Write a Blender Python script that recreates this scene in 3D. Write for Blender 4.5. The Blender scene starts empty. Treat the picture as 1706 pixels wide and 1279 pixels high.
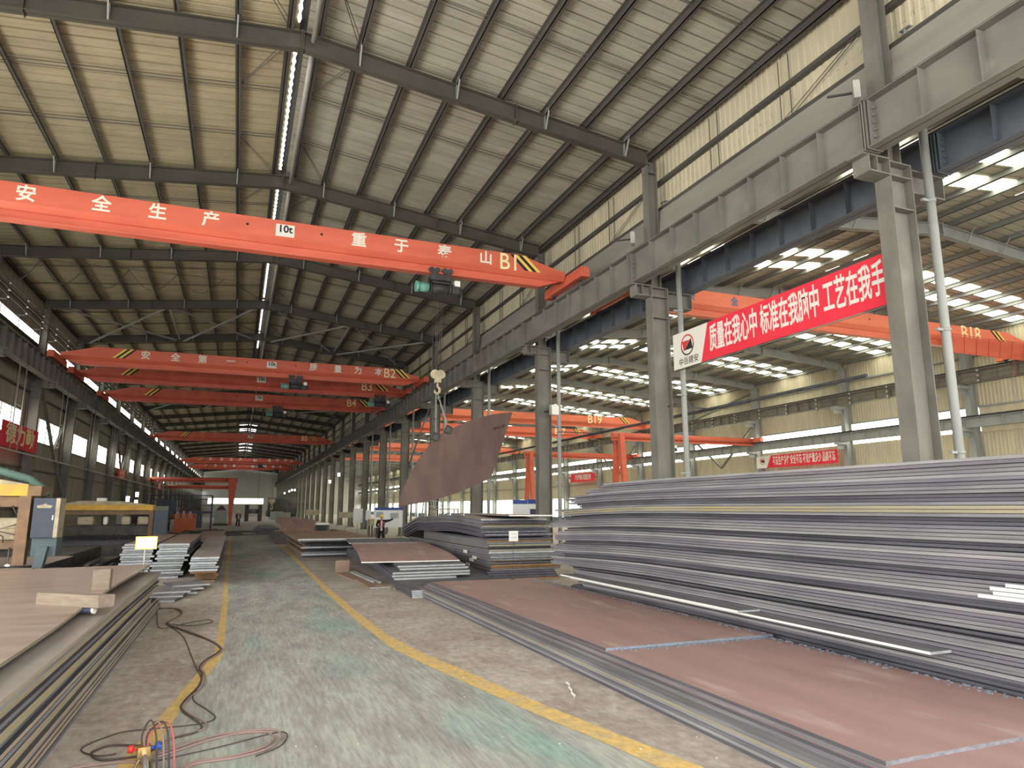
import bpy, math, random
from mathutils import Matrix, Vector
random.seed(7)
SC = bpy.context.scene
COL = SC.collection
CAM_Z = 2.2
# ------------------------------------------------------------------ camera
cam = bpy.data.objects.new('camera', bpy.data.cameras.new('camera'))
COL.objects.link(cam)
cam.data.sensor_width = 36.0
cam.data.sensor_fit = 'HORIZONTAL'
cam.data.lens = 1140.0 / 1706.0 * 36.0
cam.data.clip_end = 900
_d = Vector((395.0 - 853.0, -(845.0 - 639.5), -1140.0)).normalized()
_u = Vector((0, -_d.z, _d.y)).normalized()
if _u.y < 0:
    _u = -_u
_x = _d.cross(_u)
cam.matrix_world = Matrix((( _x.x, _x.y, _x.z, 0), (_d.x, _d.y, _d.z, 0), (_u.x, _u.y, _u.z, CAM_Z), (0, 0, 0, 1)))
SC.camera = cam
# ------------------------------------------------------------------ daylight
world = bpy.data.worlds.new('overcast_sky')
SC.world = world
world.use_nodes = True
bg = world.node_tree.nodes['Background']
bg.inputs['Color'].default_value = (1.0, 0.985, 0.95, 1)
bg.inputs['Strength'].default_value = 5.0
def area_light(name, loc, rot, sx, sy, power, color):
    l = bpy.data.lights.new(name, 'AREA')
    l.shape = 'RECTANGLE'; l.size = sx; l.size_y = sy; l.energy = power; l.color = color
    o = bpy.data.objects.new(name, l); o.location = loc; o.rotation_euler = rot
    COL.objects.link(o)
    return o
# daylight falling in through the open end of the two halls behind the camera
area_light('open_end_daylight', (2.0, -14.0, 6.5), (math.radians(90), 0, 0), 26, 11, 3000, (1.0, 0.985, 0.95))
# added light, out of view, at made-up side doors of the left wall
area_light('side_door_daylight', (-11.0, 10.0, 4.3), (0, math.radians(-90), 0), 7.5, 34, 3000, (1.0, 0.985, 0.93))
SC.view_settings.view_transform = 'Standard'
SC.view_settings.look = 'None'
SC.view_settings.gamma = 1.0
SC.view_settings.exposure = 0.08
SC.cycles.max_bounces = 7
SC.cycles.diffuse_bounces = 5
SC.cycles.glossy_bounces = 2
SC.cycles.transmission_bounces = 2
SC.cycles.caustics_reflective = False
SC.cycles.caustics_refractive = False
SC.cycles.sample_clamp_indirect = 6.0
SC.cycles.use_denoising = True
WIN_E = 5.0      # how bright the daylight is in the glazed sheets
# ------------------------------------------------------------------ materials
MATS = {}
def mat(name, col, rough=0.7, metal=0.0, col2=None, scale=(1, 1, 1), nscale=3.0, lo=0.35, hi=0.65, bump=0.0,
        bscale=None, spec=0.3, col3=None, n3=0.7, lo3=.55, hi3=.7, detail=4.0, grain=0.0, gscale=(30, 30, 30)):
    m = bpy.data.materials.new(name); m.use_nodes = True
    nt = m.node_tree; b = nt.nodes['Principled BSDF']
    b.inputs['Roughness'].default_value = rough
    b.inputs['Metallic'].default_value = metal
    b.inputs['Specular IOR Level'].default_value = spec
    b.inputs['Base Color'].default_value = (*col, 1)
    if col2 or bump:
        tc = nt.nodes.new('ShaderNodeTexCoord'); mp = nt.nodes.new('ShaderNodeMapping')
        mp.inputs['Scale'].default_value = scale
        nt.links.new(tc.outputs['Object'], mp.inputs['Vector'])
        nz = nt.nodes.new('ShaderNodeTexNoise'); nz.inputs['Scale'].default_value = nscale
        nz.inputs['Detail'].default_value = detail
        nt.links.new(mp.outputs['Vector'], nz.inputs['Vector'])
        if col2:
            rp = nt.nodes.new('ShaderNodeValToRGB')
            rp.color_ramp.elements[0].position = lo; rp.color_ramp.elements[0].color = (*col, 1)
            rp.color_ramp.elements[1].position = hi; rp.color_ramp.elements[1].color = (*col2, 1)
            nt.links.new(nz.outputs['Fac'], rp.inputs['Fac'])
            out = rp.outputs['Color']
            if col3:
                n2 = nt.nodes.new('ShaderNodeTexNoise'); n2.inputs['Scale'].default_value = n3
                n2.inputs['Detail'].default_value = 5.0
                nt.links.new(mp.outputs['Vector'], n2.inputs['Vector'])
                r2 = nt.nodes.new('ShaderNodeValToRGB')
                r2.color_ramp.elements[0].position = lo3; r2.color_ramp.elements[0].color = (0, 0, 0, 1)
                r2.color_ramp.elements[1].position = hi3; r2.color_ramp.elements[1].color = (1, 1, 1, 1)
                nt.links.new(n2.outputs['Fac'], r2.inputs['Fac'])
                mx = nt.nodes.new('ShaderNodeMixRGB')
                mx.inputs[2].default_value = (*col3, 1)
                nt.links.new(r2.outputs['Color'], mx.inputs[0]); nt.links.new(out, mx.inputs[1])
                out = mx.outputs['Color']
            if grain:
                g1 = nt.nodes.new('ShaderNodeMapping'); g1.inputs['Scale'].default_value = gscale
                nt.links.new(tc.outputs['Object'], g1.inputs['Vector'])
                g2 = nt.nodes.new('ShaderNodeTexNoise'); g2.inputs['Scale'].default_value = 1.0; g2.inputs['Detail'].default_value = 9.0
                g2.inputs['Roughness'].default_value = .7
                nt.links.new(g1.outputs['Vector'], g2.inputs['Vector'])
                g3 = nt.nodes.new('ShaderNodeMapRange')
                g3.inputs['From Min'].default_value = .3; g3.inputs['From Max'].default_value = .7
                g3.inputs['To Min'].default_value = 1 - grain; g3.inputs['To Max'].default_value = 1 + grain
                nt.links.new(g2.outputs['Fac'], g3.inputs['Value'])
                g4 = nt.nodes.new('ShaderNodeVectorMath'); g4.operation = 'SCALE'
                nt.links.new(out, g4.inputs[0]); nt.links.new(g3.outputs['Result'], g4.inputs['Scale'])
                out = g4.outputs['Vector']
            nt.links.new(out, b.inputs['Base Color'])
        if bump:
            bp = nt.nodes.new('ShaderNodeBump'); bp.inputs['Strength'].default_value = bump
            bp.inputs['Distance'].default_value = 0.02
            nt.links.new(nz.outputs['Fac'], bp.inputs['Height'])
            nt.links.new(bp.outputs['Normal'], b.inputs['Normal'])
    MATS[name] = m
    return m
def glow(name, col, strength):
    m = bpy.data.materials.new(name); m.use_nodes = True
    b = m.node_tree.nodes['Principled BSDF']
    b.inputs['Base Color'].default_value = (*col, 1)
    b.inputs['Emission Color'].default_value = (*col, 1)
    b.inputs['Emission Strength'].default_value = strength
    MATS[name] = m
    return m
mat('concrete', (.42, .38, .345), .85, col2=(.31, .27, .24), nscale=.9, col3=(.50, .475, .44), n3=2.3, lo3=.55, hi3=.8, scale=(1, .7, 1), grain=.32, gscale=(9, 5, 9), detail=7)
mat('green_floor_paint', (.36, .375, .345), .8, col2=(.26, .26, .245), scale=(1.6, .45, 1), nscale=1.7, lo=.38, hi=.66,
    col3=(.21, .34, .29), n3=.5, lo3=.54, hi3=.74, grain=.34, gscale=(22, 2.2, 9), detail=8)
mat('yellow_floor_paint', (.60, .42, .15), .8, col2=(.46, .36, .21), nscale=4, lo=.4, hi=.75, grain=.25, gscale=(14, 8, 9))
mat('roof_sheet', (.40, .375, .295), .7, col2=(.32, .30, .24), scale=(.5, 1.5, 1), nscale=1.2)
mat('roof_sheet_cream', (.47, .41, .265), .7, col2=(.375, .33, .22), scale=(.5, 1.5, 1), nscale=1.2)  # left slope: its warmer light is put into the sheet colour
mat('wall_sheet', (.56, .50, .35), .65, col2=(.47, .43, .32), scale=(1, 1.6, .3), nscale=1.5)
mat('dull_wall_sheet', (.30, .27, .21), .75, col2=(.22, .20, .16), scale=(1, 2, .3), nscale=1.5)  # same beige sheet, with the left wall's shade put into the colour
mat('end_wall_sheet', (.42, .42, .38), .7)
mat('steel_paint', (.185, .18, .155), .65, col2=(.135, .13, .112), scale=(1, 1, .5), nscale=1.6, col3=(.30, .29, .25), n3=1.1, lo3=.6, hi3=.85)
mat('girder_paint', (.20, .195, .17), .65, col2=(.15, .147, .13), scale=(1, .7, .7), nscale=1.5, col3=(.36, .34, .29), n3=2.0, lo3=.62, hi3=.85)
mat('blue_grey_paint', (.12, .135, .16), .55, col2=(.09, .10, .12), nscale=1.2)
mat('rafter_paint', (.085, .078, .062), .65, col2=(.065, .061, .049), nscale=1.0)
mat('light_grey_paint', (.30, .31, .29), .6, col2=(.25, .26, .25), nscale=1.0)
mat('purlin_steel', (.095, .088, .078), .55, col2=(.07, .066, .06), scale=(1, .2, 1), nscale=1.5)
mat('galvanised', (.42, .42, .38), .45, metal=.2, col2=(.33, .33, .30), scale=(1, .3, 1), nscale=2.5)
mat('gutter_zinc', (.30, .285, .25), .65, col2=(.24, .23, .205), scale=(1, .15, 1), nscale=2.0)
mat('crane_orange', (.62, .14, .082), .45, col2=(.54, .115, .068), scale=(.4, 1, 1.5), nscale=1.6, col3=(.42, .10, .06), n3=2.6, lo3=.66, hi3=.9)
mat('crane_light_orange', (.74, .205, .115), .45, col2=(.66, .17, .095), scale=(.4, 1, 1.5), nscale=1.6)
mat('crane_red', (.56, .12, .08), .5, col2=(.46, .09, .062), nscale=1.3)
mat('white_paint', (.72, .68, .58), .7)
mat('yellow_paint', (.80, .56, .12), .6)
mat('pale_yellow_paint', (.80, .72, .40), .6)
mat('blue_letter_paint', (.10, .16, .30), .6)
mat('black_paint', (.02, .02, .02), .55)
mat('black_steel', (.03, .032, .035), .5, col2=(.055, .055, .055), nscale=4)
mat('hoist_green', (.16, .38, .29), .45, col2=(.10, .26, .20), nscale=4)
mat('wire_rope', (.10, .095, .085), .5, metal=.5)
mat('chain_steel', (.30, .29, .26), .45, metal=.4)
mat('mill_grey', (.205, .205, .222), .6, col2=(.12, .12, .138), scale=(6, .35, 14), nscale=2.2, lo=.34, hi=.66, metal=.0, col3=(.33, .33, .35), n3=3.2, lo3=.64, hi3=.8)
mat('mill_violet', (.165, .16, .185), .6, col2=(.10, .098, .12), scale=(6, .35, 14), nscale=2.2, lo=.34, hi=.66, col3=(.26, .25, .28), n3=3.2, lo3=.66, hi3=.8)
mat('mill_pale', (.29, .29, .30), .6, col2=(.19, .19, .20), scale=(6, .35, 14), nscale=2.2, lo=.34, hi=.66, col3=(.05, .05, .06), n3=4.5, lo3=.70, hi3=.74)
mat('mill_dark', (.10, .10, .12), .6, col2=(.06, .06, .072), scale=(4, .4, 10), nscale=2.0)
mat('mill_olive', (.30, .27, .19), .65, col2=(.21, .20, .165), scale=(4, .4, 10), nscale=2.0, col3=(.34, .27, .13), n3=2.0)
mat('cut_edge', (.42, .44, .45), .5, col2=(.30, .32, .34), scale=(3, 3, 8), nscale=3, metal=.1)
mat('plate_red', (.385, .25, .232), .6, col2=(.30, .195, .183), scale=(1.4, .35, 1), nscale=1.3, lo=.3, hi=.7, col3=(.50, .39, .36), n3=1.6, lo3=.58, hi3=.8)
mat('plate_brown', (.34, .235, .17), .6, col2=(.26, .18, .14), scale=(.5, 1.6, 1), nscale=1.3, col3=(.33, .26, .19), n3=1.6, lo3=.55, hi3=.8)
mat('plate_tan', (.345, .265, .225), .36, col2=(.27, .20, .168), scale=(.3, 1.8, 1), nscale=1.3, col3=(.20, .13, .10), n3=2.2, lo3=.62, hi3=.7)
mat('edge_dusty', (.42, .35, .275), .7, col2=(.30, .25, .20), scale=(4, .4, 10), nscale=2.0, col3=(.36, .29, .17), n3=2.0)
mat('plate_dusty', (.32, .285, .265), .4, col2=(.25, .22, .21), scale=(1.5, .3, 1), nscale=1.5)
mat('edge_olive', (.40, .35, .22), .7, col2=(.29, .255, .17), scale=(4, .4, 10), nscale=2.0, col3=(.5, .42, .2), n3=2.0)
mat('rust_edge', (.30, .165, .07), .75, col2=(.20, .125, .07), scale=(3, .5, 10), nscale=2)
mat('plate_hung', (.125, .084, .074), .85, col2=(.095, .064, .058), scale=(1.5, 1, .5), nscale=1.6, spec=.1)
mat('plate_dark', (.12, .12, .135), .45, col2=(.055, .055, .065), nscale=2, metal=.1)
mat('flake_blue', (.22, .27, .33), .6, col2=(.13, .16, .2), nscale=30)
mat('banner_red', (.72, .035, .06), .75, col2=(.66, .03, .055), nscale=1.2)
mat('banner_white', (.68, .66, .60), .75)
mat('logo_red', (.55, .04, .04), .6)
mat('cloth_black', (.012, .013, .018), .85)
mat('cloth_maroon', (.16, .015, .02), .85)
mat('shirt_white', (.62, .54, .56), .8)
mat('skin', (.50, .28, .20), .6)
mat('helmet_yellow', (.80, .62, .03), .35)
mat('hair_black', (.01, .01, .01), .7)
mat('machine_yellow', (.66, .38, .05), .6, col2=(.5, .30, .07), nscale=3)
mat('machine_brown', (.24, .15, .085), .7, col2=(.17, .11, .07), nscale=3)
mat('cabinet_blue', (.058, .068, .098), .5, col2=(.045, .055, .08), nscale=4)
mat('teal_grey', (.085, .12, .13), .55)
mat('hose_green', (.10, .17, .14), .7)
mat('dusty_beige', (.45, .40, .29), .85, col2=(.34, .29, .20), nscale=4)
mat('wood', (.25, .20, .155), .85, col2=(.19, .15, .115), scale=(1, 6, 6), nscale=3)
mat('brass', (.62, .42, .18), .35, metal=.8)
mat('chrome', (.62, .62, .62), .25, metal=.8)
mat('hose_dark', (.07, .055, .05), .7)
mat('hose_pink', (.26, .18, .165), .7)
mat('hose_red', (.46, .12, .11), .6)
mat('knob_blue', (.03, .10, .55), .4)
mat('knob_red', (.60, .04, .03), .4)
mat('board_white', (.68, .70, .72), .6)
mat('board_blue', (.04, .07, .26), .6)
mat('board_grey', (.32, .34, .38), .6)
mat('orange_safety', (.5, .13, .06), .6)
mat('frame_blue', (.045, .055, .10), .55)
mat('junk_dark', (.045, .045, .042), .7, col2=(.09, .085, .075), nscale=2)
mat('machine_grey_green', (.28, .31, .27), .6)
mat('rail_blue', (.10, .15, .19), .6)
mat('insulator_white', (.75, .75, .72), .35)
mat('copper_bar', (.12, .075, .06), .55)
mat('yard_concrete', (.55, .54, .52), .9)
mat('tag_yellow', (.70, .65, .18), .6)
glow('daylight_sheet', (1.0, 1.0, .86), WIN_E)
glow('roof_daylight_sheet', (1.0, 1.0, .80), WIN_E * 1.5)
glow('door_daylight', (1.0, .99, .92), WIN_E * .36)  # glow for the doors added in the unseen part of the left wall
glow('ridge_daylight', (.95, .97, 1.0), WIN_E)
glow('lamp_white', (1.0, .98, .92), 9.0)
glow('spark', (1.0, .55, .28), 14.0)
# ------------------------------------------------------------------ mesh helpers
class MB:
    """collects shapes and links them as ONE mesh object"""
    def __init__(s):
        s.v = []; s.f = []; s.m = []; s.sm = []
    def quadface(s, pts, mi=0):
        b = len(s.v); s.v += [tuple(p) for p in pts]; s.f.append(tuple(range(b, b + len(pts)))); s.m.append(mi); s.sm.append(False)
        return s
    def box(s, x0, y0, z0, x1, y1, z1, mi=0):
        b = len(s.v)
        s.v += [(x0, y0, z0), (x1, y0, z0), (x1, y1, z0), (x0, y1, z0), (x0, y0, z1), (x1, y0, z1), (x1, y1, z1), (x0, y1, z1)]
        for q in ((0, 3, 2, 1), (4, 5, 6, 7), (0, 1, 5, 4), (1, 2, 6, 5), (2, 3, 7, 6), (3, 0, 4, 7)):
            s.f.append(tuple(b + i for i in q)); s.m.append(mi); s.sm.append(False)
        return s
    def prism(s, poly, axis, a, c, mi=0):
        """polygon in the plane across axis; axis 0: (y,z), 1: (x,z), 2: (x,y)"""
        n = len(poly); b = len(s.v)
        for t in (a, c):
            for p, q in poly:
                s.v.append((t, p, q) if axis == 0 else (p, t, q) if axis == 1 else (p, q, t))
        s.f.append(tuple(b + i for i in range(n))[::-1]); s.f.append(tuple(b + n + i for i in range(n)))
        s.m += [mi, mi]; s.sm += [False, False]
        for i in range(n):
            j = (i + 1) % n
            s.f.append((b + i, b + j, b + n + j, b + n + i)); s.m.append(mi); s.sm.append(False)
        return s
    def bar(s, p, q, w, h=None, mi=0):
        """square-section bar between two points"""
        return s.tube([p, q], w / 2 * 1.414, 4, mi, smooth=False, turn=math.pi / 4)
    def tube(s, pts, r, n=8, mi=0, smooth=True, turn=0.0, caps=True):
        pts = [Vector(p) for p in pts]; b = len(s.v); k = len(pts)
        rs = r if isinstance(r, (list, tuple)) else [r] * k
        up = Vector((0, 0, 1))
        prev = None
        for i, p in enumerate(pts):
            d = (pts[min(i + 1, k - 1)] - pts[max(i - 1, 0)])
            if d.length < 1e-9: d = Vector((0, 0, 1))
            d.normalize()
            if prev is None:
                a = d.cross(up)
                if a.length < .05: a = d.cross(Vector((1, 0, 0)))
            else:
                a = prev - d * prev.dot(d)
                if a.length < 1e-4: a = d.cross(up)
            a.normalize(); prev = a; c = d.cross(a)
            for j in range(n):
                t = 2 * math.pi * j / n + turn
                s.v.append(tuple(p + (a * math.cos(t) + c * math.sin(t)) * rs[i]))
        for i in range(k - 1):
            for j in range(n):
                j2 = (j + 1) % n
                s.f.append((b + i * n + j, b + i * n + j2, b + (i + 1) * n + j2, b + (i + 1) * n + j)); s.m.append(mi); s.sm.append(smooth)
        if caps:
            s.f.append(tuple(b + j for j in range(n))[::-1]); s.m.append(mi); s.sm.append(False)
            s.f.append(tuple(b + (k - 1) * n + j for j in range(n))); s.m.append(mi); s.sm.append(False)
        return s
    def ball(s, c, r, mi=0, n=10, sz=(1, 1, 1)):
        b = len(s.v); rings = max(4, n // 2)
        for i in range(rings + 1):
            a = math.pi * i / rings
            for j in range(n):
                t = 2 * math.pi * j / n
                s.v.append((c[0] + r * sz[0] * math.sin(a) * math.cos(t), c[1] + r * sz[1] * math.sin(a) * math.sin(t), c[2] + r * sz[2] * math.cos(a)))
        for i in range(rings):
            for j in range(n):
                j2 = (j + 1) % n
                s.f.append((b + i * n + j, b + (i + 1) * n + j, b + (i + 1) * n + j2, b + i * n + j2)); s.m.append(mi); s.sm.append(True)
        return s
    def grid(s, fn, nu, nv, mi=0, smooth=True):
        b = len(s.v)
        for i in range(nu + 1):
            for j in range(nv + 1):
                s.v.append(tuple(fn(i / nu, j / nv)))
        for i in range(nu):
            for j in range(nv):
                a = b + i * (nv + 1) + j
                s.f.append((a, a + nv + 1, a + nv + 2, a + 1)); s.m.append(mi); s.sm.append(smooth)
        return s
    def text(s, body, size, place, mi=0, depth=.006, sx=1.0, spacing=1.0, bold=.0):
        """lettering: place(u, v, w) maps text space (centred) to a point"""
        c = bpy.data.curves.new('glyphs', 'FONT'); c.body = body; c.size = size; c.align_x = 'CENTER'; c.align_y = 'CENTER'
        c.extrude = depth; c.space_character = spacing; c.offset = bold; c.resolution_u = 3
        o = bpy.data.objects.new('glyphs', c); COL.objects.link(o)
        dg = bpy.context.evaluated_depsgraph_get()
        me = bpy.data.meshes.new_from_object(o.evaluated_get(dg))
        b = len(s.v)
        for v in me.vertices:
            s.v.append(tuple(place(v.co.x * sx, v.co.y, v.co.z)))
        for p in me.polygons:
            s.f.append(tuple(b + i for i in p.vertices)); s.m.append(mi); s.sm.append(False)
        bpy.data.objects.remove(o); bpy.data.curves.remove(c); bpy.data.meshes.remove(me)
        return s
    def mesh(s, name, mats):
        me = bpy.data.meshes.new(name)
        me.from_pydata(s.v, [], s.f)
        for m in ([mats] if isinstance(mats, str) else mats):
            me.materials.append(MATS[m])
        me.polygons.foreach_set('material_index', s.m)
        me.polygons.foreach_set('use_smooth', s.sm)
        me.update()
        return me
    def build(s, name, mats, parent=None, loc=None, bevel=0):
        o = bpy.data.objects.new(name, s.mesh(name, mats)); COL.objects.link(o)
        if parent: o.parent = parent
        if loc: o.location = loc
        if bevel:
            md = o.modifiers.new('bevel', 'BEVEL'); md.width = bevel; md.segments = 2; md.limit_method = 'ANGLE'
        return o
def tag(o, label, cat, group=None, kind=None):
    o['label'] = label; o['category'] = cat
    if group: o['group'] = group
    o['kind'] = kind or 'thing'
    return o
def thing(name, loc, label, cat, group=None, rz=0.0):
    o = bpy.data.objects.new(name, None); COL.objects.link(o); o.location = loc; o.rotation_euler.z = rz
    o.empty_display_size = .2
    return tag(o, label, cat, group)
def struct(name, mb, mats, parent=None):
    o = mb.build(name, mats, parent)
    if not parent: o['kind'] = 'structure'
    return o
def kids(o): return [c for c in bpy.data.objects if c.parent == o]
def dup(o, loc, label=None, group=None, rz=None, tree=None):
    """copy of a thing with copies of its parts and sub-parts"""
    r = o.copy(); COL.objects.link(r); r.location = loc
    if label: r['label'] = label
    if group: r['group'] = group
    if rz is not None: r.rotation_euler.z = rz
    for c in (tree if tree is not None else kids(o)):
        k = c.copy(); COL.objects.link(k); k.parent = r
        if tree is None or c.children:
            for g in kids(c):
                e = g.copy(); COL.objects.link(e); e.parent = k
    return r
ORD = ['zeroth', 'first', 'second', 'third', 'fourth', 'fifth', 'sixth', 'seventh', 'eighth', 'ninth', 'tenth', 'eleventh', 'twelfth',
       'thirteenth', 'fourteenth', 'fifteenth', 'sixteenth', 'seventeenth', 'eighteenth', 'nineteenth', 'twentieth']
BAY = 9.0; NB = 27; YEND = NB * BAY + 4
def smooth(t):
    t = max(0.0, min(1.0, t)); return t * t * (3 - 2 * t)
# ================================================================== the setting
XC = .85
def under(x):            # underside of the main-hall rafters
    return 14.68 - (.1196 if x > XC else .109) * abs(x - XC)
def sheet(x): return under(x) + .74
def underR(x):           # underside of the right-hall rafters
    return 11.72 + .098 * (x - 12.5) if x < 25.8 else 13.02 - .088 * (x - 25.8)
def sheetR(x): return underR(x) + .72
Y0 = -10.0
struct('floor', MB().box(-30, -10, -.3, 60, YEND + 2, 0), 'concrete')
struct('floor_yard', MB().box(-60, -90, -.32, 90, -10, -.02), 'yard_concrete')
# painted lane and its two yellow lines
LI = [(-.70, 5.2), (-.59, 7.02), (-.44, 8.83), (-.05, 11.66), (-.05, 18.05), (-.12, 24.05), (-.2, 45), (-.5, 90)]
LO = [(-.98, 5.2), (-.83, 7.12), (-.62, 8.65), (-.18, 11.9), (-.17, 18.05), (-.23, 24.05), (-.32, 45), (-.62, 90)]
RI = [(3.54, 5.3), (3.38, 6.25), (3.16, 7.17), (2.92, 8.45), (2.6, 10.18), (2.42, 11.4), (2.34, 13.9), (2.31, 17.1), (2.36, 25.2), (2.5, 45), (2.3, 90)]
RO = [(3.88, 5.25), (3.58, 6.61), (3.36, 7.62), (3.12, 9.02), (2.78, 10.91), (2.6, 12.44), (2.53, 15.47), (2.5, 20), (2.55, 29), (2.65, 45), (2.45, 90)]
LI = [(-1.2, 3)] + LI; LO = [(-1.55, 3)] + LO; RI = [(4.05, 3)] + RI; RO = [(4.45, 3)] + RO
def interp(pl, y):
    for (x0, y0), (x1, y1) in zip(pl, pl[1:]):
        if y0 <= y <= y1: return x0 + (x1 - x0) * (y - y0) / (y1 - y0)
    return pl[0][0] if y < pl[0][1] else pl[-1][0]
def strip(pa, pb, z, ys):
    m = MB()
    for a, c in zip(ys, ys[1:]):
        m.quadface([(interp(pa, a), a, z), (interp(pb, a), a, z), (interp(pb, c), c, z), (interp(pa, c), c, z)])
    return m
ys = [3 + i * .5 for i in range(60)] + [33 + i * 3 for i in range(20)]
struct('floor_lane', strip(LI, RI, .003, ys), 'green_floor_paint')
struct('trim_1', strip(LO, LI, .005, ys), 'yellow_floor_paint')
struct('trim_2', strip(RI, RO, .005, ys), 'yellow_floor_paint')
# corrugated roof slopes: ribs run down the slope
def corrugated(xs, zf, y0, y1, pitch=.42, depth=.085, seam=2):
    m = MB(); prof = []
    n = int((y1 - y0) / pitch)
    for i in range(n):
        y = y0 + i * pitch
        d = depth * (1.25 if i % seam == 0 else .75)
        prof += [(y, 0), (y + pitch * .38, 0), (y + pitch * .42, .018), (y + pitch * .46, 0), (y + pitch * .82, 0), (y + pitch * .85, d), (y + pitch * .97, d)]
    prof.append((y0 + n * pitch, 0))
    b = 0
    for x in xs:
        for y, d in prof: m.v.append((x, y, zf(x) + d))
    k = len(prof)
    for i in range(len(xs) - 1):
        for j in range(k - 1):
            m.f.append((i * k + j, (i + 1) * k + j, (i + 1) * k + j + 1, i * k + j + 1)); m.m.append(0); m.sm.append(False)
    return m
def purlin(x, zf, y0, y1, h=.22, w=.09):
    z = zf(x)
    m = MB()
    m.box(x - .012, y0, z - h, x + .012, y1, z)
    m.box(x - .012, y0, z - h, x + w, y1, z - h + .02)
    m.box(x - w, y0, z - .02, x + .012, y1, z)
    return m
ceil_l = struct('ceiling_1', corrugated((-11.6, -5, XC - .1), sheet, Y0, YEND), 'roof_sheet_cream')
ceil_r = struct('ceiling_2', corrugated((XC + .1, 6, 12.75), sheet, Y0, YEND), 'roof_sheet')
PL = [.5, -.82, -2.3, -3.8, -5.28, -6.8, -8.27, -9.74, -11.1]
PR = [1.28, 2.42, 3.87, 5.3, 6.75, 8.2, 9.6, 11.05, 12.3]
for x in PL: purlin(x, sheet, Y0, YEND).build('purlin', 'purlin_steel', ceil_l)
for x in PR: purlin(x, sheet, Y0, YEND).build('purlin', 'purlin_steel', ceil_r)
# sag rods: a pair in two places of every bay
for c, xa, xb in ((ceil_l, -11.1, .5), (ceil_r, 1.28, 12.3)):
    for k in range(1, 9):
        for f in (.34, .67):
            y = (k + f) * BAY
            m = MB()
            for d in (-.09, .09):
                m.tube([(xa, y + d, sheet(xa) - .12), (xb, y + d, sheet(xb) - .12)], .016, 4, smooth=False)
            m.build('sag_rod', 'purlin_steel', c)
# thin cross ties between the two purlins beside the ridge
for c, xa, xb in ((ceil_l, -.82, .5), (ceil_r, 1.28, 2.42)):
    for k in range(1, 7):
        m = MB()
        for ya, yb in ((.04, .34), (.96, .67)):
            for d in (0, .1):
                m.tube([(xa, (k + yb) * BAY, sheet(xa) - .16), (xb, (k + ya) * BAY + d * 3, sheet(xb) - .16)], .014, 4, smooth=False)
        m.build('ridge_tie', 'purlin_steel', c)
# ridge: capping, daylight showing through the scalloped closure, and the tie tube under it
MB().prism([(XC - .45, sheet(XC) + .02), (XC, sheet(XC) + .12), (XC + .45, sheet(XC) + .02), (XC, sheet(XC) + .16)], 1, Y0, YEND).build('ridge_cap', 'purlin_steel', ceil_l)
rg = MB(); y = Y0; i = 0
while y < 60:
    w = .055 if i % 2 == 0 else .018
    w2 = .018 if i % 2 == 0 else .055
    x = XC - .13; z = sheet(XC) - .05
    if (y % BAY) > .35 and (y % BAY) < BAY - .35:
        rg.quadface([(x - w, y, z), (x + w, y, z), (x + w2, y + .2, z), (x - w2, y + .2, z)])
    y += .2; i += 1
rg.build('ridge_light_gap', 'ridge_daylight', ceil_l)
tb = MB()
for k in range(-1, NB):
    tb.tube([(1.13, k * BAY + .25, 14.86), (1.13, (k + 1) * BAY - .25, 14.86)], .07, 8)
tb.build('ridge_tube', 'galvanised', ceil_r)
# clear sheets in the far part of the main roof, both sides of the ridge
for c, xa, xb in ((ceil_l, XC - 1.3, XC - .15), (ceil_r, XC + .15, XC + 1.3)):
    for k in range(13, 20):
        MB().quadface([(xa, k * BAY + 1, sheet(xa) - .02), (xb, k * BAY + 1, sheet(xb) - .02), (xb, k * BAY + 8, sheet(xb) - .02), (xa, k * BAY + 8, sheet(xa) - .02)]).build('skylight_sheet', 'ridge_daylight', c)
# right hall roof
c3 = struct('ceiling_3', corrugated((12.63, 19, 25.8), sheetR, Y0, YEND), 'roof_sheet')
c4 = struct('ceiling_4', corrugated((25.8, 33, 40.2), sheetR, Y0, YEND), 'roof_sheet')
for i in range(9): purlin(13.1 + i * 1.5, sheetR, Y0, YEND).build('purlin', 'light_grey_paint', c3)
for i in range(10): purlin(26.4 + i * 1.5, sheetR, Y0, YEND).build('purlin', 'light_grey_paint', c4)
for k in range(-1, NB):
    for a, b in ((3.85, 4.7), (5.5, 6.35)):
        for c, xa, xb in ((c3, 13.2, 25.2), (c4, 26.3, 40.0)):
            ya, yb = k * BAY + a, k * BAY + b
            MB().quadface([(xa, ya, sheetR(xa) - .02), (xb, ya, sheetR(xb) - .02), (xb, yb, sheetR(xb) - .02), (xa, yb, sheetR(xa) - .02)]).build('skylight_sheet', 'roof_daylight_sheet', c)
# ---- walls
def wall_x(x, y0, y1, z0, z1, pitch=.22, depth=.024, sgn=1):
    m = MB(); n = int((y1 - y0) / pitch)
    prof = []
    for i in range(n):
        y = y0 + i * pitch
        prof += [(y, 0), (y + pitch * .45, 0), (y + pitch * .55, depth), (y + pitch * .9, depth)]
    prof.append((y0 + n * pitch, 0))
    for z in (z0, z1):
        for y, d in prof: m.v.append((x + sgn * d, y, z))
    k = len(prof)
    for j in range(k - 1):
        m.f.append((j, j + 1, k + j + 1, k + j)); m.m.append(0); m.sm.append(False)
    return m
def join(ms):
    m = MB()
    for a in ms:
        b = len(m.v); m.v += a.v; m.f += [tuple(b + i for i in f) for f in a.f]; m.m += a.m; m.sm += a.sm
    return m
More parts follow.
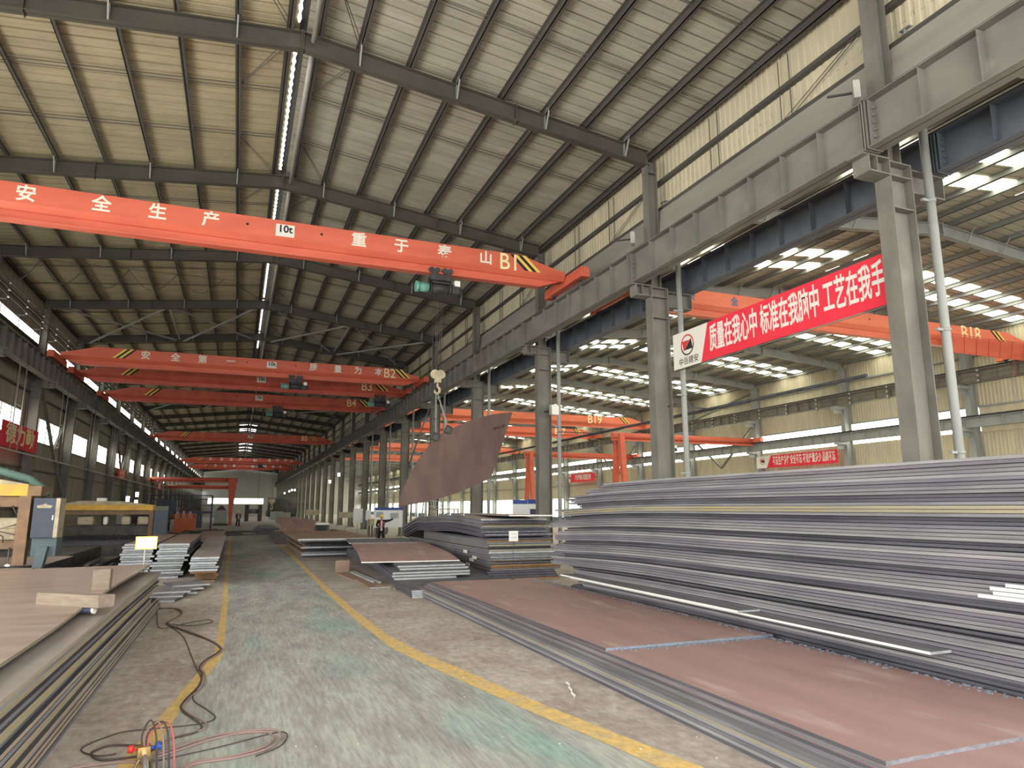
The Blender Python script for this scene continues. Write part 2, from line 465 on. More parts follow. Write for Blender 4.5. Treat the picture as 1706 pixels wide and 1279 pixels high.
# left wall with a strip of glazing under the eaves and a window in every bay
XWL = -11.32
pieces = [wall_x(XWL, 28, YEND, 0, 6.0, sgn=-1), wall_x(XWL, 28, YEND, 7.45, 11.4, sgn=-1), wall_x(XWL, Y0, 28, 8.3, 11.4, sgn=-1), wall_x(XWL, Y0, YEND, 12.0, 14.2, sgn=-1)]
wn = 1
for k in range(3, NB):
    a = k * BAY
    pieces += [wall_x(XWL, a - .5, a + 3.2, 6.0, 7.45, sgn=-1), wall_x(XWL, a + 8.5, a + 8.8, 6.0, 7.45, sgn=-1)]
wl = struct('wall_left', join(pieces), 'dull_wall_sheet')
for z in (2.2, 4.4, 8.6, 10.2, 11.36, 12.9): MB().box(XWL + .03, Y0 if z > 8 else 28, z - .09, XWL + .2, YEND, z).build('girt', 'purlin_steel', wl)
MB().box(XWL + .02, 28, 0, XWL + .12, YEND, 1.1).build('wall_kerb', 'dull_wall_sheet', wl)
win = bpy.data.objects.new
strip_w = struct('window_1', MB().box(XWL - .06, Y0, 11.4, XWL - .04, YEND, 12.0), 'daylight_sheet')
fr = MB()
for y in range(-9, int(YEND), 3): fr.box(XWL - .04, y - .03, 11.4, XWL, y + .03, 12.0)
fr.build('window_frame', 'dull_wall_sheet', strip_w)
pane = MB().box(-.06, 3.2, 6.0, -.04, 8.5, 7.45).mesh('window_pane', 'daylight_sheet')
fm = MB()
for y in (3.2, 5.0, 6.7, 8.46): fm.box(-.04, y, 6.0, 0, y + .04, 7.45)
fm.box(-.04, 3.2, 7.41, .06, 8.5, 7.47); fm.box(-.04, 3.2, 5.97, .08, 8.5, 6.03)
frm = fm.mesh('window_frame', 'purlin_steel')
for k in range(3, NB - 6):
    w = bpy.data.objects.new('window_%d' % (k + 1), pane); COL.objects.link(w); w.location = (XWL, k * BAY, 0); w['kind'] = 'structure'
    f = bpy.data.objects.new('window_frame', frm); COL.objects.link(f); f.parent = w
# unseen glowing doors added to the left wall to light the hall sideways
for k in range(-1, 3):
    d = struct('door_%d' % (k + 2), MB().box(XWL - .06, k * BAY + .6, .2, XWL - .03, k * BAY + 8.4, 8.2), 'door_daylight')
    f = MB()
    for y in (.6, 2.5, 4.5, 6.4, 8.3): f.box(XWL - .03, k * BAY + y, .1, XWL + .03, k * BAY + y + .1, 8.2)
    for z in (.1, 2.8, 5.5, 8.15): f.box(XWL - .03, k * BAY + .6, z, XWL + .03, k * BAY + 8.4, z + .1)
    f.build('door_frame', 'steel_paint', d)
# wall above the right hall's roof
XWR = 12.62
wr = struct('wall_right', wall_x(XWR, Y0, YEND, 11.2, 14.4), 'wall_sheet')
for z in (12.02, 12.98): MB().box(XWR - .16, Y0, z - .1, XWR - .01, YEND, z + .02).build('girt', 'purlin_steel', wr)
gt = MB().prism([(12.36, 11.84), (12.42, 11.84), (12.42, 11.42), (12.5, 10.7), (12.3, 10.7), (12.24, 11.0), (12.3, 11.4)], 1, Y0, YEND)
gt.build('eaves_gutter', 'gutter_zinc', wr)
rods = MB()
for k in range(1, 14):
    for f in (.36, .40, .68, .72):
        rods.tube([(XWR - .08, (k + f) * BAY, 12.0), (XWR - .08, (k + f) * BAY, 13.8)], .018, 4, smooth=False)
    rods.tube([(XWR - .1, k * BAY + 3.2, 12.05), (XWR - .1, k * BAY + .4, 13.1)], .014, 4, smooth=False)
    rods.tube([(XWR - .1, k * BAY + 3.6, 12.05), (XWR - .1, k * BAY + .6, 13.1)], .014, 4, smooth=False)
rods.build('sag_rod', 'purlin_steel', wr)
# far wall of the right hall
XWF = 40.05
pieces = [wall_x(XWF, Y0, YEND, 3.35, 6.58), wall_x(XWF, Y0, YEND, 8.0, 12.7), wall_x(XWF, Y0, 26.9, 6.58, 8.0), wall_x(XWF, Y0, 54, 0, 3.35)]
wf = struct('wall_far', join(pieces), 'wall_sheet')
for z in (3.3, 5.0, 8.02, 11.05): MB().box(XWF - .14, Y0, z - .07, XWF - .01, YEND, z + .03).build('girt', 'light_grey_paint', wf)
MB().box(XWF - .05, 18.4, 6.5, XWF - .02, 26.85, 8.0).build('blank_panel', 'wall_sheet', wf)
for k in range(3, NB):
    w = struct('window_%d' % (40 + k), MB().box(XWF + .02, k * BAY - .05 if k > 3 else 26.9, 6.58, XWF + .05, k * BAY + 8.95, 8.0), 'daylight_sheet')
    f = MB()
    for y in (2.2, 4.4, 6.6): f.box(XWF - .01, k * BAY + y, 6.58, XWF + .02, k * BAY + y + .03, 8.0)
    f.box(XWF - .06, k * BAY, 7.96, XWF + .02, k * BAY + 8.9, 8.06)
    f.build('window_frame', 'wall_sheet', w)
for k in range(6, NB):
    d = struct('door_%d' % k, MB().box(XWF + .02, k * BAY - .05, .9, XWF + .05, k * BAY + 8.95, 3.35), 'daylight_sheet')
    f = MB()
    for i in range(12): f.box(XWF - .06, k * BAY + .4 + i * .7, .9, XWF - .03, k * BAY + .44 + i * .7, 2.9)
    f.box(XWF - .06, k * BAY + .3, 2.6, XWF - .03, k * BAY + 8.6, 2.66); f.box(XWF - .06, k * BAY + .3, 0, XWF - .01, k * BAY + 8.6, .95)
    f.build('door_bars', 'rail_blue', d)
# end wall
we = struct('wall_end', MB().box(-11.4, YEND, 0, 40.2, YEND + .2, 16), 'end_wall_sheet')
struct('window_90', MB().box(-9.0, YEND - .06, 3.4, 8.0, YEND - .02, 5.1), 'daylight_sheet')
# ================================================================== steel frame
def ibeam_x(m, xs, bot, dep, wb=.012, wf=.13, tf=.025, y=0.0):
    """bent I-section running across the hall"""
    for a, c in zip(xs, xs[1:]):
        za, zc = bot(a), bot(c)
        da, dc = dep(a), dep(c)
        def pr(y0, y1, lo0, hi0, lo1, hi1):
            b = len(m.v)
            m.v += [(a, y0, lo0), (c, y0, lo1), (c, y1, lo1), (a, y1, lo0), (a, y0, hi0), (c, y0, hi1), (c, y1, hi1), (a, y1, hi0)]
            for q in ((0, 3, 2, 1), (4, 5, 6, 7), (0, 1, 5, 4), (1, 2, 6, 5), (2, 3, 7, 6), (3, 0, 4, 7)):
                m.f.append(tuple(b + i for i in q)); m.m.append(0); m.sm.append(False)
        pr(y - wb, y + wb, za, za + da, zc, zc + dc)
        pr(y - wf, y + wf, za, za + tf, zc, zc + tf)
        pr(y - wf, y + wf, za + da - tf, za + da, zc + dc - tf, zc + dc)
def far_label(k, kmax, near_txt, far_txt, group_near, group_far):
    return (near_txt, group_near) if k <= kmax else (far_txt, group_far)
# ---- main rafters
dep = lambda x: .5 + .14 * max(0, (abs(x - XC) - 6) / 6)
m = MB()
ibeam_x(m, [-11.0, -5, XC, 6, 11.95], under, lambda x: .52)
for x in (XC - .03, XC + .01): m.box(x, -.14, under(x) - .04, x + .025, .14, under(x) + .56)
for x in (-5.6, 7.2):
    m.box(x, -.14, under(x) - .05, x + .03, .14, under(x) + .56)
rb = m.mesh('beam', 'rafter_paint')
fbm = []
for x in PL[1::2] + PR[1::2]:
    if -10.9 < x < 11.9:
        fb = MB()
        fb.bar((x, -.02, sheet(x) - .2), (x, -.3, sheet(x) - .1), .04)
        fb.bar((x, -.13, under(x) + .03), (x, -.42, sheet(x) - .12), .04)
        fb.bar((x, .13, under(x) + .03), (x, .42, sheet(x) - .12), .04)
        fb.box(x - .01, -.12, under(x) + .02, x + .01, .12, under(x) + .5)
        fbm.append(fb.mesh('flange_brace', 'light_grey_paint'))
RAF = {1: 'top of the picture, above every crane', 2: 'just above the nearest orange crane bridge', 3: 'just behind the nearest orange crane bridge',
       4: 'on the near side of the steel cross bracing', 5: 'on the far side of the steel cross bracing'}
for k in range(0, NB + 1):
    if k == 0: continue
    e = thing('roof_rafter', (0, k * BAY, 0), '', 'roof beam', 'rafters of the main hall')
    for me in [rb] + (fbm if k < 13 else []):
        o = bpy.data.objects.new(me.name, me); COL.objects.link(o); o.parent = e
    if k in RAF: e['label'] = 'dark roof rafter, ' + ORD[k] + ' from the camera, ' + RAF[k]
    elif k <= 12: e['label'] = 'dark bent steel roof rafter, ' + ORD[k] + ' from the camera in the main hall'
    else:
        e['label'] = 'small distant rafter of the main hall beyond the twelfth, near the end wall'; e['group'] = 'distant rafters of the main hall'
# ---- right hall rafters
m = MB(); ibeam_x(m, [12.5, 19.2, 25.8, 32.5, 39.6], underR, lambda x: .5, wf=.12)
for x in (19.2, 25.8, 32.5): m.box(x - .03, -.15, underR(x) - .05, x + .03, .15, underR(x) + .55)
for i in range(12):
    x = 14.6 + i * 2.1
    m.bar((x, -.1, underR(x) + .03), (x, -.5, sheetR(x) - .1), .04); m.bar((x, .1, underR(x) + .03), (x, .5, sheetR(x) - .1), .04)
rbr = m.mesh('roof_rafter', 'light_grey_paint')
for k in range(1, NB + 1):
    o = bpy.data.objects.new('roof_rafter', rbr); COL.objects.link(o); o.location = (0, k * BAY, 0)
    if k <= 8: tag(o, 'pale grey rafter under the skylit right-hand roof, ' + ORD[k] + ' from the camera', 'roof beam', 'rafters of the right hall')
    else: tag(o, 'small distant pale rafter of the right hall beyond the eighth', 'roof beam', 'distant rafters of the right hall')
# ---- columns between the two halls
def hsec(m, x0, x1, z0, z1, w=.19, t=.022):
    m.box(x0, -w, z0, x0 + t, w, z1); m.box(x1 - t, -w, z0, x1, w, z1); m.box(x0 + t, -.012, z0, x1 - t, .012, z1)
def column_meshes(x0, x1, up1, dirn, second=True):
    """x0: hall-side face; dirn +1 when the column's back is towards +x"""
    s = dirn
    X = lambda d: x0 + s * d
    def bx(m, a, y0, z0, b, y1, z1): m.box(min(X(a), X(b)), y0, z0, max(X(a), X(b)), y1, z1)
    D = abs(x1 - x0); U = abs(up1 - x0)
    sh = MB(); hsec(sh, min(x0, x1), max(x0, x1), .03, 9.16)
    for z in (8.15, 8.84, 9.14): bx(sh, .02, -.185, z - .012, D - .02, .185, z + .012)
    up = MB(); hsec(up, min(X(.02), up1), max(X(.02), up1), 9.16, 13.55, w=.17, t=.02)
    bx(up, .02, -.165, 13.1, U, .165, 13.13)
    cb = MB()
    bx(cb, -.72, -.2, 9.16, .0, .2, 9.19); bx(cb, -.56, -.2, 8.82, .0, .2, 8.85); bx(cb, -.56, -.012, 8.85, 0, .012, 9.16)
    bx(cb, -.57, -.2, 8.84, -.55, .2, 9.17); bx(cb, -.34, -.19, 8.85, -.32, .19, 9.16)
    bp = MB(); bx(bp, -.12, -.32, 0, D + .12, .32, .03)
    for a in (-.06, D + .06):
        for y in (-.24, .24): bp.tube([(X(a), y, .03), (X(a), y, .09)], .02, 6)
    out = [sh.mesh('shaft', 'steel_paint'), up.mesh('upper_shaft', 'steel_paint'), cb.mesh('corbel', 'steel_paint'), bp.mesh('base_plate', 'steel_paint')]
    if second:
        c2 = MB(); bx(c2, D, -.2, 9.02, D + .95, .2, 9.05); bx(c2, D, -.012, 8.55, D + .9, .012, 9.02); bx(c2, D, -.2, 8.53, D + .9, .2, 8.56); bx(c2, D + .88, -.2, 8.55, D + .9, .2, 9.02)
        out.append(c2.mesh('rear_corbel', 'steel_paint'))
    return out
def place_columns(name, meshes, ks, lab, far, cat, group, gfar, kn, y_of):
    for k in ks:
        e = thing(name, (0, y_of(k), 0), '', cat, group if k <= kn else gfar)
        e['label'] = lab(k) if k <= kn else far
        for me in meshes:
            o = bpy.data.objects.new(me.name, me); COL.objects.link(o); o.parent = e
RC = column_meshes(11.86, 12.48, 12.24, 1)
CN = {1: 'beside the tall plate stack', 2: 'at the far end of the big red banner', 3: 'between two red gantry legs and the tall stack', 4: 'behind the hanging steel plate'}
place_columns('steel_column', RC, range(1, NB + 1),
              lambda k: 'grey column, ' + ORD[k] + ' of the right row' + (', ' + CN[k] if k in CN else ' counting from the camera'),
              'small distant H-section column of the right row beyond the twelfth', 'column', 'columns of the right row', 'distant columns of the right row', 12, lambda k: k * BAY + (.35 if k == 1 else .05))
LC = column_meshes(-10.66, -11.2, -11.04, -1, second=False)
place_columns('steel_column', LC, range(1, NB + 1),
              lambda k: 'dark H-section column against the left wall, ' + ORD[k] + ' of the left row from the camera',
              'small distant dark column of the left row beyond the twelfth', 'column', 'columns of the left row', 'distant columns of the left row', 12, lambda k: k * BAY)
m = MB(); hsec(m, 39.3, 39.9, 0, 12.0, w=.18)
m.box(38.5, -.18, 9.0, 39.3, .18, 9.2); m.box(38.5, -.012, 8.7, 39.3, .012, 9.0); m.box(38.5, -.18, 6.5, 39.3, .18, 6.68); m.box(38.6, -.012, 6.2, 39.3, .012, 6.5)
fcm = m.mesh('steel_column', 'light_grey_paint')
for k in range(1, NB + 1):
    o = bpy.data.objects.new('steel_column', fcm); COL.objects.link(o); o.location = (0, k * BAY, 0)
    if k <= 8: tag(o, 'pale grey column on the windowed far wall, ' + ORD[k] + ' from the camera', 'column', 'columns of the far wall')
    else: tag(o, 'small distant pale column on the far wall of the right hall beyond the eighth', 'column', 'distant columns of the far wall')
for i, (ya, za, yb, zb_) in enumerate(((45.05, 9.0, 49.5, 5.6), (53.95, 8.8, 49.5, 5.6), (45.05, 11.6, 53.95, 10.1), (63.05, 9.0, 67.5, 5.6), (71.95, 8.8, 67.5, 5.6))):
    o = MB().bar((0, 0, 0), (0, yb - ya, zb_ - za), .14).build('wall_brace', 'steel_paint', loc=(39.4, ya, za))
    tag(o, 'dark slanted brace on the far wall of the right hall, %s from the camera' % ORD[i + 1], 'brace', 'braces of the far wall')
# ---- crane runway girders: one continuous girder per line, a segment per bay
def girder(name, x, z0, z1, wf, matname, label, ns=8, side=1, rail=True, bays=range(0, NB), group=None):
    e = thing(name, (x, 0, 0), label, 'crane girder', group)
    m = MB()
    m.box(-.009, .03, z0, .009, BAY - .03, z1); m.box(-wf, .02, z0, wf, BAY - .02, z0 + .022); m.box(-wf, .02, z1 - .022, wf, BAY - .02, z1)
    for i in range(ns + 1):
        y = .1 + (BAY - .2) * i / ns
        m.box(-wf * .93, y - .008, z0 + .02, wf * .93, y + .008, z1 - .02)
    for y in (.02, BAY - .045): m.box(-wf, y, z0 - .015, wf, y + .025, z1)
    for j in range(5):
        for s in (-1, 1):
            z = z0 + (z1 - z0) * (.2 + .15 * j)
            for y in (.13, BAY - .13): m.tube([(s * (wf * .5), y - .05, z), (s * (wf * .5), y + .05, z)], .018, 6)
    me = m.mesh('girder_segment', matname)
    for k in bays:
        o = bpy.data.objects.new('girder_segment', me); COL.objects.link(o); o.parent = e; o.location = (0, k * BAY + (0.05), 0)
    if rail:
        r = MB(); y0 = bays[0] * BAY; y1 = (bays[-1] + 1) * BAY
        r.prism([(-.06, z1), (.06, z1), (.06, z1 + .02), (.012, z1 + .03), (.012, z1 + .09), (.035, z1 + .1), (.035, z1 + .13), (-.035, z1 + .13), (-.035, z1 + .1), (-.012, z1 + .09), (-.012, z1 + .03), (-.06, z1 + .02)], 1, y0, y1)
        r.build('crane_rail', 'black_steel', e)
    return e
girder('runway_girder', 11.33, 9.19, 10.22, .2, 'girder_paint', 'long grey stiffened runway girder on the hall side of the right column row', bays=range(-1, NB))
girder('runway_girder', -10.32, 9.19, 10.22, .2, 'steel_paint', 'long dark runway girder along the left wall, under the glazed strip')
girder('runway_girder', 13.25, 9.05, 9.92, .2, 'blue_grey_paint', 'blue-grey runway girder behind the right column row, facing the right hall', bays=range(-1, NB))
girder('runway_girder', 38.8, 9.2, 9.95, .18, 'steel_paint', 'upper runway girder along the windowed far wall of the right hall')
girder('runway_girder', 38.8, 6.68, 7.25, .16, 'light_grey_paint', 'lower runway girder crossing the long windows of the far wall')
# ---- roof cross bracing between the fourth and fifth rafters
BR = [(-10.3, -4.9), (-4.4, .2), (1.6, 6.0), (6.5, 11.3)]
for i, (a, c) in enumerate(BR):
    e = thing('cross_brace', (a, 45, 0), 'large X of steel angle braces under the roof, ' + ORD[i + 1] + ' of four from the left wall', 'roof brace', 'roof cross braces of the fourth bay')
    za, zc = under(a) + .1, under(c) + .1
    MB().bar((0, .1, za), (c - a, BAY - .1, zc), .1).build('diagonal', 'light_grey_paint', e)
    MB().bar((0, BAY - .1, za - .1), (c - a, .1, zc - .1), .1).build('diagonal', 'light_grey_paint', e)
for i, x in enumerate((-4.65, 6.25)):
    o = MB().tube([(0, .1, 0), (0, BAY - .1, 0)], .07, 8).build('brace_strut', 'light_grey_paint', loc=(x, 45, under(x) + .16))
    tag(o, 'grey strut tube between the roof cross braces, on the ' + ('left' if i == 0 else 'right') + ' of the ridge', 'roof strut', 'strut tubes of the roof bracing')
for i, (a, c) in enumerate(BR):
    e = thing('cross_brace', (a, 81, 0), 'small X-shaped roof brace above the third orange bridge, ' + ORD[i + 1] + ' of four from the left wall', 'roof brace', 'roof cross braces farther off')
    za, zc = under(a) + .1, under(c) + .1
    MB().bar((0, .1, za), (c - a, BAY - .1, zc), .1).build('diagonal', 'light_grey_paint', e)
    MB().bar((0, BAY - .1, za - .1), (c - a, .1, zc - .1), .1).build('diagonal', 'light_grey_paint', e)
# ---- bare conductor lines on insulators above the left girder, and on the far wall
def conductor(x, zs, y0, y1, step, nb, label, sgn, wall_d):
    e = thing('conductor_line', (x, 0, 0), label, 'conductor line')
    m = MB()
    m.box(min(0, -sgn * wall_d), -.02, zs[0] - .12, max(0, -sgn * wall_d), .02, zs[0] - .08)
    m.box(-.02, -.02, zs[0] - .15, .02, .02, zs[-1] + .1)
    for z in zs:
        m.tube([(0, 0, z), (sgn * .10, 0, z)], .02, 6, 0)
        m.tube([(sgn * .04, 0, z), (sgn * .07, 0, z), (sgn * .1, 0, z), (sgn * .14, 0, z)], [.03, .06, .045, .06], 8, 1)
    me = m.mesh('insulator_bracket', ['purlin_steel', 'insulator_white'])
    for i in range(nb):
        o = bpy.data.objects.new('insulator_bracket', me); COL.objects.link(o); o.parent = e; o.location = (0, y0 + i * step, 0)
    for z in zs:
        MB().box(sgn * .15 - .012, y0 - 2, z - .02, sgn * .15 + .012, y1, z + .02).build('conductor_bar', 'copper_bar', e)
conductor(-10.9, (12.1, 12.45, 12.8), 31.9, 240, 3.1, 67, 'three bare conductor bars on white insulators above the left runway girder', 1, .3)
conductor(38.55, (9.25, 9.55, 9.85), 22.7, 170, 2.95, 50, 'three conductor bars with white insulators on the upper far-wall girder', -1, .1)
# ================================================================== overhead cranes
STRIPE_W = .16
def crane(y, xl, xr, zb, label, glyphs=(), ident=None, plate_x=None, holes=(), cm='crane_orange', stripes=(), glyph_mat='white_paint', ident_mat='pale_yellow_paint', hgt=1.08, size=.52, trucks=True, rail_z=10.35, idk=1.35):
    """single-girder bridge crane; y: face towards the camera"""
    e = thing('bridge_crane', ((xl + xr) / 2, y, zb), label, 'crane')
    L = (xr - xl) / 2 - .35
    H = hgt
    sec = [(0, H), (.56, H), (.56, H * .44), (.40, H * .29), (.34, H * .27), (.34, .05), (.45, .05), (.45, 0), (.11, 0), (.11, .05), (.22, .05), (.22, H * .27), (.16, H * .29), (0, H * .44)]
    m = MB()
    xs = [(-L, .60, .52), (-L + .25, .62, .44), (-L + 1.0, .80, .0), (-L + 1.75, 1.0, 0), (L - 1.75, 1.0, 0), (L - 1.0, .80, 0), (L - .25, .62, .44), (L, .60, .52)]
    n = len(sec); b0 = 0
    for x, top, lift in xs:
        for yy, zz in sec:
            z = zz
            if z > H * .43: z = H * .44 + (z - H * .44) * max(0, (top - .44) / .56)
            z = max(z, lift * H * .55)
            m.v.append((x, yy, z))
    for i in range(len(xs) - 1):
        for j in range(n):
            j2 = (j + 1) % n
            m.f.append((i * n + j, i * n + j2, (i + 1) * n + j2, (i + 1) * n + j)); m.m.append(0); m.sm.append(False)
    m.f.append(tuple(range(n))); m.m.append(0); m.sm.append(False)
    m.f.append(tuple((len(xs) - 1) * n + j for j in range(n))[::-1]); m.m.append(0); m.sm.append(False)
    for hx in holes: m.tube([(hx - e.location.x, -.004, H * .74), (hx - e.location.x, .02, H * .74)], .045, 10, 1)
    m.build('bridge_girder', [cm, 'black_paint'], e)
    if trucks:
        for s in (-1, 1):
            x = s * (L + .18); t = MB()
            zr = rail_z - zb
            t.box(x - .14, -1.25, zr + .1, x + .14, 1.85, zr + .46); t.box(x - .17, -1.3, zr + .06, x + .17, -.9, zr + .38); t.box(x - .17, 1.5, zr + .06, x + .17, 1.9, zr + .38)
            for yy in (-1.33, 1.9): t.box(x - .1, yy, zr + .18, x + .1, yy + .06, zr + .4)
            o = t.build('end_truck', cm, e)
            for yy in (-.85, 1.45):
                MB().tube([(x - .05, yy, zr + .15), (x + .05, yy, zr + .15)], .15, 12).build('wheel', 'black_steel', o)
    if glyphs:
        for ch, gx in glyphs:
            g = MB()
            g.text(ch, size, lambda u, v, w, gx=gx: (gx - e.location.x + u, -.006 - w, H * .70 + v), depth=.003, bold=.012)
            g.build('painted_character', glyph_mat, e)
    if ident:
        MB().text(ident[0], size * 1.25 * idk, lambda u, v, w: (ident[1] - e.location.x + u * .9, -.008 - w, H * .66 + v), depth=.003, bold=.006).build('crane_number', ident_mat, e)
    if plate_x is not None:
        px = plate_x - e.location.x
        p = MB().box(px - .29, -.012, H * .50, px + .29, -.001, H * .88).build('capacity_plate', 'banner_white', e)
        MB().text('10t', .34, lambda u, v, w: (px + u, -.014 - w, H * .73 + v), depth=.002, bold=.01).build('capacity_figure', 'black_paint', p)
    for sx, lean in stripes:
        st = MB(); px = sx - e.location.x
        for i in range(4):
            a = px + (i - 2) * STRIPE_W; d = lean * H * .28
            st.quadface([(a - d, -.004, H * .46), (a + STRIPE_W - d, -.004, H * .46), (a + STRIPE_W + d, -.004, H * .985), (a + d, -.004, H * .985)], i % 2 if lean > 0 else (i + 1) % 2)
        st.build('hazard_stripes', ['yellow_paint', 'black_paint'], e)
    return e
def hoist(x, y, z, drop, label, hook_mat='dusty_beige', small=False):
    """electric rope hoist under the bottom flange; z is the flange underside"""
    e = thing('rope_hoist', (x, y, z), label, 'hoist')
    m = MB()
    m.tube([(-.35, 0, -.52), (.38, 0, -.52)], .17, 14); m.tube([(-.36, 0, -.52), (-.32, 0, -.52)], .2, 14); m.tube([(.34, 0, -.52), (.4, 0, -.52)], .2, 14)
    m.box(-.3, -.14, -.36, .33, .14, -.3)
    m.build('rope_drum', 'black_steel', e)
    m = MB(); m.tube([(-.75, 0, -.52), (-.73, 0, -.52), (-.4, 0, -.52)], [.13, .17, .17], 14); m.tube([(-.86, 0, -.52), (-.74, 0, -.52)], [.2, .19], 14)
    m.build('hoist_motor', 'hoist_green', e)
    m = MB(); m.box(.42, -.17, -.68, .68, .17, -.36); m.tube([(.68, 0, -.55), (.8, 0, -.55)], .12, 12); m.build('gearbox', 'black_steel', e)
    MB().box(.5, -.2, -.42, .7, -.06, -.22).build('control_box', 'insulator_white', e)
    m = MB()
    m.box(-.38, -.2, -.3, .38, -.16, -.06); m.box(-.38, .16, -.3, .38, .2, -.06); m.box(-.38, -.2, -.31, .38, .2, -.27)
    for a in (-.24, .24): m.box(a - .06, -.205, -.08, a + .06, -.155, .14); m.box(a - .06, .155, -.08, a + .06, .205, .14)
    t = m.build('trolley_frame', 'black_steel', e)
    for a in (-.34, -.14, .14, .34):
        for s in (-1, 1):
            MB().tube([(a, s * .13, .10), (a, s * .215, .10)], .098, 14).build('trolley_wheel', 'black_steel', t)
    if drop:
        r = MB()
        for a in (-.12, -.04, .06, .14): r.tube([(a, 0, -.68), (a * .6, 0, -drop + .2)], .009, 5)
        r.tube([(-.22, 0, -.65), (-.2, 0, -drop - 1.5)], .007, 5)
        r.build('hoist_rope', 'wire_rope', e)
        h = MB()
        for s in (-1, 1): h.tube([(s * .10, -.05, -drop), (s * .10, .05, -drop)], .16, 14)
        h.box(-.1, -.1, -drop - .3, .1, .1, -drop + .1)
        h.tube([(.0, 0, -drop - .3), (0, 0, -drop - .42), (.08, 0, -drop - .5), (.07, 0, -drop - .62), (-.02, 0, -drop - .68), (-.1, 0, -drop - .62), (-.1, 0, -drop - .55)], [.04, .04, .045, .05, .05, .04, .02], 8)
        h.build('hook_block', hook_mat, e)
    return e
XLc, XRc = -10.32, 11.33
Z1 = 10.32
crane(22.3, XLc, XRc, Z1, 'nearest orange bridge crane spanning the hall, numbered B1, white Chinese lettering',
      [('安', -6.25), ('全', -4.35), ('生', -2.85), ('产', -1.35), ('重', 3.25), ('于', 4.70), ('泰', 6.25), ('山', 7.80)], ('B1', 8.72), .87, (-.28, 2.02), stripes=((9.35, -1),))
hoist(6.15, 22.53, Z1, 3.6, 'green-ended rope hoist under the nearest bridge crane, carrying the tilted plate')
crane(45.0, XLc, XRc, Z1, 'second orange bridge crane from the camera, numbered B2, white Chinese lettering',
      [('安', -5.65), ('全', -4.05), ('第', -2.55), ('一', -.95), ('质', 4.0), ('量', 5.55), ('为', 6.85), ('本', 8.2)], ('B2', 8.95), 1.45, (-.0, 2.9), stripes=((-6.75, 1), (9.75, -1)))
hoist(2.95, 45.23, Z1, 0, 'dark rope hoist on the left half of the crane numbered B2')
crane(50.0, XLc, XRc, Z1 - .12, 'orange bridge crane half hidden close behind the one numbered B2', (), ('B3', 8.3), 1.0, (), cm='crane_red', stripes=((-7.0, 1), (9.3, -1)))
hoist(9.3, 50.23, Z1 - .12, 0, 'black rope hoist at the right end of the half-hidden crane')
crane(59.5, XLc, XRc, Z1, 'orange bridge crane numbered B4, fourth from the camera', (), ('B4', 8.6), 1.1, (-.6, 2.2), cm='crane_red', stripes=((-6.7, 1), (9.7, -1)))
hoist(2.6, 59.73, Z1, 7.6, 'rope hoist with a long rope and hook under the crane numbered B4')
crane(93, XLc, XRc, Z1, 'orange bridge crane numbered B5, beyond the crane numbered B4', (), ('B5', 7.6), 1.0, (-.6, 2.2), cm='crane_red', stripes=((-6.4, 1), (8.6, -1)))
crane(140.0, XLc, XRc, Z1, 'distant red bridge crane with white lettering, first below the bright ridge lights',
      [('安', -5.2), ('全', -3.3), ('生', -1.6), ('产', 0.0), ('重', 5.2), ('于', 6.7), ('泰', 8.2), ('山', 9.3)], None, 2.6, (), cm='crane_red', stripes=((-6.7, 1),), size=.62)
crane(160.0, XLc, XRc, Z1 - .1, 'distant red bridge crane with white lettering, lower one in front of the end wall',
      [('安', -4.9), ('全', -3.0), ('第', -1.2), ('质', 5.2), ('量', 6.8), ('为', 8.3)], None, 2.6, (), cm='crane_red', stripes=((-6.7, 1),), size=.6)
hoist(3.6, 140.2, Z1, 6.2, 'small distant hoist with rope on the first red lettered crane', small=True)
hoist(7.6, 160.2, Z1, 6.2, 'small distant hoist with rope on the lower red lettered crane', small=True)
# cranes of the right-hand hall
XLr, XRr = 13.25, 38.8
crane(22.7, XLr, XRr, 10.08, 'bright orange crane numbered B18, crossing the right hall behind the red banner',
      [('安', 17.0), ('全', 19.2), ('生', 28.4), ('产', 30.1)], ('B18', 33.9), None, (27.0,), cm='crane_light_orange', stripes=((36.0, -1),), glyph_mat='blue_letter_paint', size=.4, rail_z=10.05, idk=2.1)
fl = thing('cable_walkway', (29, 22.2, 10.0), 'orange railed cable tray hanging along the front of the crane numbered B18', 'cable tray')
m = MB().quadface([(2.2, -.25, .35), (9.2, -.25, .35), (8.6, -.1, -.45), (2.2, -.1, -.45)]).quadface([(2.2, -.06, -.45), (8.6, -.06, -.45), (9.2, -.21, .35), (2.2, -.21, .35)]); m.build('apron_sheet', 'crane_orange', fl)
m = MB()
for i in range(8): m.bar((2.4 + i * .88, -.28, .42), (2.5 + i * .85, -.13, -.42), .03)
m.tube([(2.2, -.28, .4), (9.2, -.28, .4)], .02, 6); m.tube([(7.0, -.1, -.45), (6.9, -.1, -1.2), (6.7, -.1, -1.35)], .012, 5); m.tube([(7.8, -.1, -.45), (7.75, -.1, -1.0), (7.6, -.1, -1.15)], .012, 5)
m.build('tray_rail', 'crane_red', fl)
crane(60.0, XLr, XRr, 10.08, 'orange crane numbered B19 in the right hall, seen past the third column', (), ('B19', 32.6), None, (24.0,), cm='crane_light_orange', stripes=((36.0, -1),), rail_z=10.05, idk=1.8, ident_mat='pale_yellow_paint')
crane(71.0, XLr, XRr, 10.08, 'orange crane numbered B17, lower and just behind the one numbered B19', (), ('B17', 34.0), None, (), cm='crane_orange', stripes=((36.3, -1),), rail_z=10.05, idk=1.5)
crane(96.0, XLr, XRr, 10.08, 'small orange crane far down the right hall, third behind the hanging plate', (), None, None, (), cm='crane_light_orange', rail_z=10.05)
